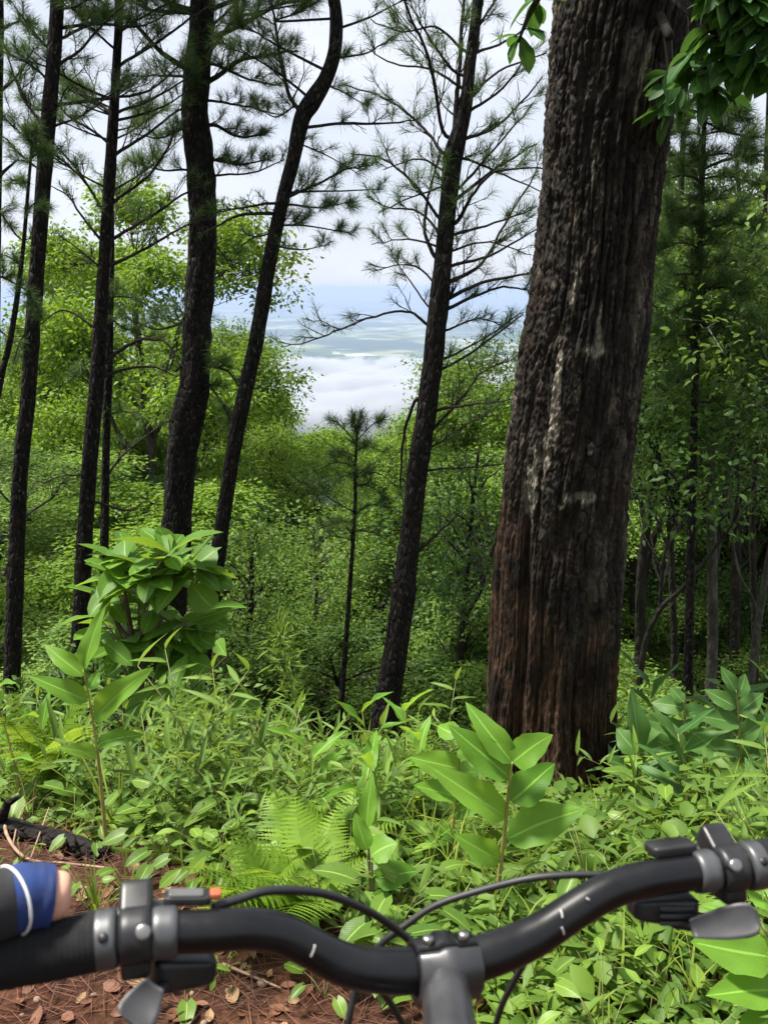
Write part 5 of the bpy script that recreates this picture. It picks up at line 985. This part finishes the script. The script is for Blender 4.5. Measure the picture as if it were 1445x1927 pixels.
for k in range(3):
    bm = bmesh.new(); bmesh.ops.create_icosphere(bm, subdivisions=2, radius=1); rg = np.random.default_rng(930 + k)
    for v_ in bm.verts: v_.co *= 1 + .35 * (float(vnoise(v_.co.x * 1.4 + k * 5, v_.co.y * 1.4, v_.co.z * 1.4 + 9, 5)) - .5); v_.co.z *= .6
    me = bpy.data.meshes.new('pebble'); bm.to_mesh(me); bm.free(); me.materials.append(M['stone']); me.polygons.foreach_set('use_smooth', np.ones(len(me.polygons), bool)); pbm.append(me)
for k in range(70):
    p = gpt(rng.uniform(-40, 620), rng.uniform(1640, 1960))
    if p[1] > trail_edge(p[0]): continue
    s_ = .003 + .009 * rng.random() ** 2.5; o_ = obj('pebble', pbm[k % 3]); o_.location = p + [0, 0, s_ * .25]; o_.scale = (s_, s_ * rng.uniform(.7, 1), s_); o_.rotation_euler = (0, 0, rng.uniform(0, 6)); tag(o_, 'small pale pebble half sunk in the red trail soil', 'pebble', 'pebbles on the trail')
b = Buf(); n = 9000; x = rng.uniform(-1.7, .6, n); y = rng.uniform(.4, 2.4, n); ok = y < trail_edge(x) + .15; x, y = x[ok], y[ok]; n = len(x); a = rng.uniform(0, 6.28, n); d = np.stack([np.cos(a), np.sin(a), rng.normal(0, .12, n)], -1); Pn = np.stack([x, y, gz(x, y) + rng.uniform(.002, .012, n)], -1)
add_leaves(b, Pn, d, np.tile([0, 0, 1.0], (n, 1)) + rng.normal(0, .2, (n, 3)), rng.uniform(.05, .15, n), .0022, fold=0, droop=.03); tag(obj('needle_litter', b.mesh('needle_litter', M['litter'], smooth=False)), 'fallen reddish pine needles strewn over the trail', 'litter', kind='stuff')
# ------------------------------------------------------------------ bicycle
M['bar'] = plain('black_anodised', (.005, .005, .0055), .32, spec=.38, nscale=60, namp=.3)
M['stem_metal'] = plain('grey_black_alloy', (.06, .06, .062), .34, metal=.5, nscale=50, namp=.2)
M['rubber'] = plain('black_rubber', (.010, .010, .011), .8, spec=.25, nscale=150, namp=.3, bump=.3)
M['plastic'] = plain('black_plastic', (.013, .013, .014), .42, nscale=60, namp=.3)
M['grey_metal'] = plain('grey_ring', (.10, .102, .105), .4, metal=.6, nscale=40, namp=.2)
M['steel'] = plain('bright_bolt', (.32, .31, .29), .35, metal=1.0)
M['paddle'] = plain('grey_paddle', (.045, .045, .048), .5, nscale=50, namp=.25)
M['cable'] = plain('cable_housing', (.015, .015, .016), .5)
M['frame_paint'] = plain('frame_paint', (.03, .03, .032), .3)
M['orange'] = plain('orange_tip', (.40, .09, .04), .6)
M['window'] = plain('indicator_window', (.10, .10, .10), .15)
M['scratch'] = plain('bare_alloy_scratch', (.55, .54, .52), .4, metal=.6)
def depx(px): return float(np.interp(px, [-300, 0, 400, 835, 1272, 1445, 1750], [.40, .414, .436, .471, .507, .519, .535]))
def BP_(px, py, dd=0.0): return PD(px, py, depx(px) + dd)
BAR = [(-420, 1858), (-200, 1838), (-60, 1815), (100, 1788), (200, 1768), (310, 1755), (400, 1752), (470, 1748), (530, 1757), (590, 1786), (650, 1815), (720, 1826), (835, 1822), (905, 1802), (972, 1778), (1022, 1752), (1072, 1719), (1122, 1688), (1172, 1666), (1230, 1652), (1300, 1642), (1370, 1634), (1445, 1624), (1600, 1608), (1800, 1592)]
bar = np.array([BP_(x, y) for x, y in BAR]); barS = smooth_path(bar, 6)
ctr = BP_(835, 1822)
Yw = .52; front = np.array([0.06, Yw, float(gz(.06, Yw)) + .335])          # front axle
bike = thing('bicycle', (front[0], front[1], front[2] - .335), 'mountain bike with black riser handlebar, brake and shifter clamps and cables', 'bicycle')
bo = np.array(bike.location)
def bpart(name, V, F, mat, smooth=True, parent=None):
    b = Buf(); b.add(np.asarray(V) - bo, F); return obj(name, b.mesh(name, M[mat], smooth), parent or bike)
dist = np.abs(np.concatenate([[0], np.cumsum(np.linalg.norm(np.diff(barS, axis=0), axis=1))])); ic = np.argmin(np.linalg.norm(barS - ctr, axis=1)); dc = np.abs(dist - dist[ic])
brad = np.interp(dc, [0, .028, .075, 1], [.0116, .0114, .0099, .0097])
hb = bpart('handlebar', *tube(barS, brad, 28), 'bar')
def barpt(px):
    k = np.argmin(np.abs(np.array([(p - CAM) @ np.array([1, 0, 0]) / ((p - CAM) @ np.array([0, CP, -SP])) for p in barS]) * FPX + 722.5 - px)); k = int(np.clip(k, 1, len(barS) - 2))
    return barS[k], nrmz(barS[k + 1] - barS[k - 1])
def ring(px, w_, r0, mat, name, prof=None, n=26, off=0.0):
    c, T_ = barpt(px); f = np.linspace(-1, 1, 7); pr = prof if prof is not None else [.93, 1, 1, 1, 1, 1, .93]
    return bpart(name, *tube(np.array([c + T_ * (w_ / 2 * q) for q in f]), r0 * np.array(pr), n), mat)
def grip(px0, px1, nm='grip'):
    c0, _ = barpt(px0); ii = [k for k in range(len(barS)) if min(px0, px1) <= ((barS[k] - CAM)[0] / ((barS[k] - CAM) @ np.array([0, CP, -SP])) * FPX + 722.5) <= max(px0, px1)]
    P = barS[ii]; k = np.arange(len(P)); P = smooth_path(P, 6); r_ = .0134 + .0002 * (np.arange(len(P)) % 4 < 2); return bpart(nm, *tube(P, r_, 30), 'rubber')
grip(-420, 188); grip(1425, 1800)
for px in (203, 1408): 
    rg_ = ring(px, .0105, .0138, 'grey_metal', 'lock_ring'); c, T_ = barpt(px); toc = nrmz(nrmz(CAM - c) + np.array([0.1, 0, .1])); toc = nrmz(toc - T_ * (toc @ T_)); bpart('grub_screw', *tube(np.array([c + toc * .0125, c + toc * .0142]), .0024, 12), 'plastic', parent=rg_)
ring(311, .0125, .0121, 'grey_metal', 'clamp_ring'); ring(1327, .0125, .0119, 'grey_metal', 'clamp_ring')
def rbox(c, ax, half, mat, name, r_=.25, parent=None, taper=1.0):
    """rounded box: c centre, ax 3 axes, half sizes"""
    bm = bmesh.new(); bmesh.ops.create_cube(bm, size=2); bmesh.ops.bevel(bm, geom=bm.edges[:], offset=r_ * 2 * .8, segments=4, profile=.6, affect='EDGES')
    A = np.array(ax)
    V = []
    for v_ in bm.verts:
        q = np.array(v_.co); s_ = 1 + (taper - 1) * (q[0] + 1) / 2; V.append(np.asarray(c) + A[0] * q[0] * half[0] + A[1] * q[1] * half[1] * s_ + A[2] * q[2] * half[2] * s_)
    for k, v_ in enumerate(bm.verts): v_.co = V[k] - bo
    me = bpy.data.meshes.new(name); bm.to_mesh(me); bm.free(); me.materials.append(M[mat]); me.polygons.foreach_set('use_smooth', np.ones(len(me.polygons), bool)); return obj(name, me, parent or bike)
UPC = np.array([0, SP, CP]); FW = np.array([0, CP, -SP])
def axes(px):
    c, T_ = barpt(px); u = nrmz(UPC - T_ * (UPC @ T_)); return c, T_, u, np.cross(u, T_)       # centre, along bar, up, forward
# brake clamps, levers
for side, pxc in ((-1, 250), (1, 1368)):
    c, T_, u, f_ = axes(pxc)
    cl = ring(pxc, .015, .0132, 'plastic', 'brake_clamp'); 
    rbox(c + u * .0085 + f_ * .010, (nrmz(f_ * .8 + u * .6), T_, nrmz(u * .8 - f_ * .6)), (.0125, .0080, .0075), 'plastic', 'brake_body')
    rbox(c - u * .010 + f_ * .002, (T_, u, f_), (.0070, .0085, .010), 'plastic', 'clamp_foot')
    toc = nrmz(CAM - c); toc = nrmz(toc - T_ * (toc @ T_)); e = c + toc * .0138 + T_ * .004 * -side + u * .001
    bpart('clamp_bolt', *tube(np.array([e - toc * .004, e + toc * .0018, e + toc * .0024]), [.0038, .0038, .003], 16), 'steel')
    q = c + f_ * .035 - u * .006; P = smooth_path(np.array([c + f_ * .016 + u * .004, q + T_ * side * -.012, q + T_ * side * .03 + f_ * .016 - u * .008, q + T_ * side * .075 + f_ * .010 - u * .014, q + T_ * side * .115 + f_ * .014 - u * .016]), 6); bpart('brake_lever', *tube(P, np.linspace(.0062, .0048, len(P)), 12), 'stem_metal')
# shifters: body under the bar, ridges, thumb paddle
def shifter(pxc, pts_body, paddle, side):
    B = [BP_(x, y, d_) for x, y, d_ in pts_body]; c = (B[0] + B[1]) / 2; ax = nrmz(B[1] - B[0]); u = nrmz(UPC - ax * (UPC @ ax)); f_ = np.cross(ax, u); L_ = np.linalg.norm(B[1] - B[0]) / 2
    sb = rbox(c, (ax, u, f_), (L_, .0095, .013), 'plastic', 'shifter_body', .3, taper=.62)
    for k in (-1, 0, 1): rbox(c - f_ * .0128 + u * .0042 * k - ax * L_ * .2, (ax, u, f_), (L_ * .55, .0011, .0012), 'stem_metal', 'ridge', .2, parent=sb)
    a, b_, w_ = paddle; A = BP_(*a[:2], a[2]); E = BP_(*b_[:2], b_[2]); d = nrmz(E - A); nn = nrmz(CAM - (A + E) / 2); nn = nrmz(nn - d * (nn @ d)); s_ = np.cross(d, nn); Lp = np.linalg.norm(E - A)
    g = np.linspace(0, 1, 13); wv = w_ * np.interp(g, [0, .15, .5, .8, .93, 1], [.5, .66, .92, 1, .84, .35]); V = []; nv = 9
    for q, ww in zip(g, wv):
        for v_ in np.linspace(-1, 1, nv): V.append(A + d * Lp * q + s_ * ww * v_ + nn * (.0014 * (v_ * v_) - .003 * math.sin(q * 3.1)))
    V = np.array(V); Vb = V - nn * .0032; n_ = len(V); i = np.arange(12)[:, None] * nv; j = np.arange(nv - 1)[None]; F = np.stack([i + j, i + j + 1, i + nv + 1 + j, i + nv + j], -1).reshape(-1, 4)
    rim = list(range(nv)) + [k * nv + nv - 1 for k in range(1, 13)] + list(range(12 * nv + nv - 2, 12 * nv - 1, -1)) + [k * nv for k in range(11, 0, -1)]; rq = np.array([(rim[k], rim[(k + 1) % len(rim)], n_ + rim[(k + 1) % len(rim)], n_ + rim[k]) for k in range(len(rim))])
    bpart('shift_paddle', np.concatenate([V, Vb]), [F, F[:, ::-1] + n_, rq[:, ::-1]], 'paddle')
    bpart('paddle_arm', *tube(smooth_path(np.array([c - u * .004, (c + A) / 2 - u * .003 - nn * .004, A + d * .006 - nn * .0062]), 4), .0030, 10), 'plastic')
shifter(330, [(285, 1822, .012), (405, 1818, .016)], ((292, 1852, -.012), (248, 1926, -.022), .0098), -1)
shifter(1250, [(1300, 1705, .012), (1185, 1705, .016)], ((1300, 1748, -.010), (1428, 1727, -.022), .0092), 1)
c, T_, u, f_ = axes(362); ind = rbox(c + u * .0125 + f_ * .010 - T_ * .002, (T_, u, f_), (.0115, .0022, .0062), 'plastic', 'gear_indicator', .25); rbox(c + u * .0150 + f_ * .009 - T_ * .003, (T_, u, f_), (.0085, .0008, .0045), 'window', 'indicator_window', .2, parent=ind); rbox(c + u * .0140 + f_ * .010 + T_ * .0115, (T_, u, f_), (.0028, .0018, .004), 'orange', 'indicator_tip', .3, parent=ind)
c, T_, u, f_ = axes(1275); rbox(c + u * .0125 + f_ * .008, (T_, u, f_), (.014, .0032, .0075), 'plastic', 'gear_indicator', .3)
# stem: two piece clamp on the bar, tube back to the steerer
c, T_, u, f_ = axes(835)
st_end = PD(856, 2035, .405); sd = nrmz(st_end - c); su = nrmz(np.cross(T_, sd)); su = su if su @ UPC > 0 else -su
sf = nrmz(np.cross(su, T_)); sf = sf if sf @ sd > 0 else -sf
def clamp_shell(a0, a1, r_in, r_out, w_, mat, name):
    A = np.linspace(a0, a1, 22); V = []; ws = np.array([-1, -.94, -.35, -.2, .2, .35, .94, 1]) * w_ / 2; bulge = np.array([-.0012, 0, 0, .0022, .0022, 0, 0, -.0012]); k = len(ws)
    for a in A:
        n_ = sf * math.cos(a) + su * math.sin(a)
        for x, bz in zip(ws, bulge): V.append(c + T_ * x + n_ * (r_out + bz))
    no = len(V)
    for a in A:
        n_ = sf * math.cos(a) + su * math.sin(a)
        for x in ws: V.append(c + T_ * x + n_ * r_in)
    i = np.arange(21)[:, None] * k; j = np.arange(k - 1)[None]; F = np.stack([i + j, i + j + 1, i + k + 1 + j, i + k + j], -1).reshape(-1, 4)
    F2 = F[:, ::-1] + no; ends = []
    for e in (0, 21 * k):
        for q in range(k - 1): ends.append((e + q, e + q + 1, no + e + q + 1, no + e + q))
    for q in range(21):
        for e in (0, k - 1): ends.append((q * k + e, (q + 1) * k + e, no + (q + 1) * k + e, no + q * k + e))
    return bpart(name, np.array(V), [F, F2, np.array(ends)], mat)
clamp_shell(-1.45, 1.30, .0116, .0164, .034, 'stem_metal', 'stem_clamp')
fp = clamp_shell(1.36, 2 * math.pi - 1.51, .0116, .0162, .034, 'bar', 'face_plate')
for s_ in (-1, 1):
    for a in (1.7, 4.4): n_ = sf * math.cos(a) + su * math.sin(a); p = c + T_ * s_ * .010 + n_ * .0175; bpart('face_bolt', *tube(np.array([p - n_ * .004, p + n_ * .0012, p + n_ * .002]), [.003, .003, .0022], 12), 'steel', parent=fp)
tp = np.array([c + sd * .012, c + sd * .022, c + sd * .035, c + sd * .06, c + sd * .085]); bpart('stem_tube', *tube(tp, [.0125, .0128, .0130, .0145, .0165], 26), 'stem_metal')
top = c + sd * .098; ax = nrmz(np.array([0, -.34, .94])); 
bpart('steerer_clamp', *tube(np.array([top - ax * .02, top - ax * .018, top + ax * .018, top + ax * .02]), [.0175, .019, .019, .0175], 26), 'stem_metal')
bpart('top_cap', *tube(np.array([top + ax * .02, top + ax * .0235, top + ax * .0245]), [.0165, .0165, .013], 24), 'bar')
# frame, fork and wheels (mostly outside the picture)
h0 = top - ax * .03; h1 = top - ax * .17; bpart('head_tube', *tube(np.array([h0, h1]), .0215, 24), 'frame_paint')
crown = h1 - ax * .03
wd = nrmz(np.array([front[0] - crown[0], front[1] - crown[1], 0])); sw = np.array([wd[1], -wd[0], 0])
axle = np.array([crown[0], crown[1], 0]) + wd * (np.linalg.norm((front - crown)[:2])); axle[2] = front[2]
rbox(crown, (sw, wd, np.array([0, 0, 1.0])), (.062, .024, .018), 'frame_paint', 'fork_crown', .3)
for s_ in (-1, 1): bpart('fork_leg', *tube(np.array([crown + sw * .052 * s_, crown + sw * .054 * s_ + (axle - crown) * .5, axle + sw * .054 * s_]), [.015, .018, .013], 16), 'frame_paint')
bbk = np.array([crown[0] - wd[0] * .62, crown[1] - wd[1] * .62, .31]); seat = bbk - wd * .2 + np.array([0, 0, .45]); rax = bbk - wd * .43 + np.array([0, 0, .03]); rax[2] = float(gz(rax[0], rax[1])) + .335
for a, b_, r_, nm in ((h0 - ax * .02, seat, .017, 'top_tube'), (h1 + ax * .03, bbk, .02, 'down_tube'), (bbk, seat + np.array([0, 0, .05]), .017, 'seat_tube')): bpart(nm, *tube(np.array([a, (a + b_) / 2, b_]), r_, 18), 'frame_paint')
for s_ in (-1, 1):
    bpart('chain_stay', *tube(np.array([bbk + sw * .03 * s_, rax + sw * .06 * s_]), .010, 12), 'frame_paint'); bpart('seat_stay', *tube(np.array([seat + sw * .02 * s_, rax + sw * .06 * s_]), .008, 12), 'frame_paint')
bpart('seat_post', *tube(np.array([seat, seat - wd * .03 + np.array([0, 0, .12])]), .0135, 16), 'bar')
sdl = seat - wd * .04 + np.array([0, 0, .14]); Sp = np.array([sdl + wd * f for f in (.15, .08, .0, -.07, -.12)]); b = Buf(); V, F = tube(Sp, [.015, .022, .045, .07, .055], 20); V = sdl + (V - sdl) * np.array([1, 1, .38]); bpart('saddle', V, F, 'rubber')
def wheel(cn):
    a = np.linspace(0, 2 * np.pi, 73); P = np.array([cn + wd * math.cos(q) * .312 + np.array([0, 0, 1.0]) * math.sin(q) * .312 for q in a]); V, F = tube(P, .025, 14, cap=False)
    ty = bpart('wheel', V, F, 'rubber'); P2 = np.array([cn + wd * math.cos(q) * .283 + np.array([0, 0, 1.0]) * math.sin(q) * .283 for q in a]); bpart('rim', *tube(P2, .011, 8, cap=False), 'bar', parent=ty)
    bpart('hub', *tube(np.array([cn - sw * .055, cn - sw * .05, cn + sw * .05, cn + sw * .055]), [.012, .022, .022, .012], 16), 'bar', parent=ty)
    for k in range(28):
        q = k * 2 * math.pi / 28; bpart('spoke', *tube(np.array([cn + sw * (.03 if k % 2 else -.03) + .02 * (wd * math.cos(q + .8) + np.array([0, 0, math.sin(q + .8)])), cn + .278 * (wd * math.cos(q) + np.array([0, 0, math.sin(q)]))]), .0011, 5), 'steel', parent=ty)
wheel(axle); wheel(rax)
# cables
def cable(pts, r_=.0024): return bpart('cable', *tube(smooth_path(np.array([BP_(x, y, d_) for x, y, d_ in pts]), 8), r_, 12), 'cable')
cable([(400, 1708, .012), (450, 1692, .016), (510, 1676, .02), (600, 1680, .03), (680, 1708, .045), (740, 1745, .055), (790, 1790, .06), (830, 1860, .07), (850, 1980, .10)])
cable([(1180, 1652, .014), (1100, 1646, .02), (1000, 1653, .03), (900, 1677, .045), (820, 1704, .055), (765, 1740, .06), (722, 1772, .065), (690, 1815, .075), (668, 1870, .08), (655, 1935, .08), (660, 2020, .09)], .0021)
cable([(985, 1815, .03), (965, 1850, .04), (945, 1890, .05), (930, 1940, .06), (910, 2030, .08)], .0019)
cable([(240, 1700, .022), (300, 1720, .03), (420, 1760, .04), (560, 1800, .05), (700, 1850, .06), (760, 1930, .08)], .0021)
for (a, b_, q) in (((593, 1778), (585, 1801), 0), ((1054, 1712), (1058, 1728), 0), ((1056, 1745), (1061, 1759), 0), ((1102, 1690), (1108, 1694), 0)):
    P = []
    for x, y in (a, ((a[0] + b_[0]) / 2 + 1, (a[1] + b_[1]) / 2), b_):
        d = nrmz(_dir(x, y)); cc, TT = barpt(x); w0 = CAM - cc; A_ = d - TT * (d @ TT); B_ = w0 - TT * (w0 @ TT); qa, qb, qc = A_ @ A_, 2 * A_ @ B_, B_ @ B_ - .0113 ** 2; D_ = qb * qb - 4 * qa * qc; s_ = (-qb - math.sqrt(max(D_, 0))) / (2 * qa); P.append(CAM + d * (s_ - .0001))
    bpart('scratch', *tube(smooth_path(np.array(P), 4), .00055, 6), 'scratch')

# ------------------------------------------------------------------ rider's left hand on the grip
def skin_obj(name, pts, edges, mat, parent, sub=2):
    me = bpy.data.meshes.new(name); me.from_pydata([tuple(p[:3]) for p in pts], edges, []); o_ = obj(name, me, parent); me.materials.append(mat)
    md = o_.modifiers.new('skin', 'SKIN'); md.use_smooth_shade = True
    for k, p in enumerate(pts): me.skin_vertices[0].data[k].radius = (p[3], p[3]); me.skin_vertices[0].data[k].use_root = (k == 0)
    s_ = o_.modifiers.new('sub', 'SUBSURF'); s_.levels = sub; s_.render_levels = sub; return o_
M['skin'] = plain('skin', (.62, .33, .23), .5, nscale=60, namp=.12)
M['glove'] = plain('blue_glove_fabric', (.008, .028, .12), .85, nscale=90, namp=.35, bump=.4)
M['glove_black'] = plain('black_glove_fabric', (.014, .014, .016), .85, nscale=90, namp=.3, bump=.4)
M['piping'] = plain('white_piping', (.7, .7, .7), .7)
gc, gT, gu, gf = axes(-60)
def H(al, up, fw, r_): return np.array([*(gc + gT * al + gu * up + gf * fw), r_])
base = gc - gf * .05
def T2(px, py, dd, r_): return np.array([*BP_(px, py, dd), r_])
pl = [H(-.055, .030, -.012, .020), H(-.03, .030, .0, .018), H(-.058, .034, -.05, .024), H(-.075, .020, -.13, .028), H(-.10, -.03, -.26, .036)]
ed = [(0, 1), (0, 2), (2, 3), (3, 4)]
def chain(fromi, pts):
    i = fromi
    for p in pts: pl.append(p); ed.append((i, len(pl) - 1)); i = len(pl) - 1
chain(1, [T2(-40, 1712, -.004, .0135), T2(35, 1690, .0, .0130), T2(85, 1686, .003, .0122), T2(112, 1684, .004, .0122), T2(128, 1683, .005, .0105), T2(136, 1683, .005, .0062)])          # thumb along the top of the grip
for k, al in enumerate((-.012, -.034, -.056, -.076)):
    r_ = (.0092, .0095, .009, .0078)[k]; chain(1 if k < 2 else 0, [H(al, .027, .020, r_ + .001), H(al + .002, .006, .030, r_), H(al + .003, -.018, .022, r_ - .0005), H(al + .004, -.027, .002, r_ - .001), H(al + .005, -.024, -.012, r_ - .0018)])
rider = thing('person', base, 'rider wearing a blue and black half finger glove gripping the left handlebar', 'person')
plo = [np.array([*(p[:3] - base), p[3]]) for p in pl]
body = skin_obj('body', plo, ed, M['skin'], rider)
# glove: shells over the hand, thumb and finger roots, ending short of the tips
gl = [np.array([*p[:3], p[3] * 1.0 + .0022]) for p in plo]
skin_obj('glove', [gl[0], gl[1], gl[2], gl[3]], [(0, 1), (0, 2), (2, 3)], M['glove_black'], rider)
th = [T2(-40, 1712, -.004, .0158), T2(10, 1698, -.001, .0158), T2(50, 1688, .0015, .0152), T2(78, 1686, .003, .0148), T2(98, 1685, .004, .0138)]
tp = smooth_path(np.array(th), 6)
for sl_, mt_, nm_ in ((slice(0, 9), 'glove_black', 'glove_thumb_base'), (slice(8, None), 'glove', 'glove_thumb')):
    b = Buf(); V, F = tube(tp[sl_, :3] - base, tp[sl_, 3], 24, cap=False, wob=.05); b.add(V, F); obj(nm_, b.mesh(nm_, M[mt_]), rider)
i0 = 5; P = tp[4:6, :3]; axp = nrmz(tp[6, :3] - tp[2, :3]); cc = tp[8, :3]; a = np.linspace(0, 2 * np.pi, 40); s1 = nrmz(np.cross(axp, UPC)); s2 = np.cross(s1, axp); Pp = np.array([cc + (s1 * math.cos(q) + s2 * math.sin(q)) * .0158 + axp * (.006 * math.cos(q)) for q in a]); b = Buf(); b.add(*tube(Pp - base, .0007, 6, cap=False)); obj('piping', b.mesh('piping', M['piping']), rider)
P = np.array([H(-.06, .034, -.06, .03), H(-.08, .018, -.14, .034), H(-.10, -.03, -.26, .042), H(-.12, -.08, -.38, .05)]); 
for k, al in enumerate((-.012, -.034, -.056, -.076)):
    q = [H(al, .029, .010, .0118), H(al, .027, .020, .0118), H(al + .002, .012, .0295, .0112)]; q = smooth_path(np.array(q), 4); b = Buf(); b.add(*tube(q[:, :3] - base, q[:, 3], 14, cap=False)); obj('glove_finger', b.mesh('glove_finger', M['glove_black']), rider)
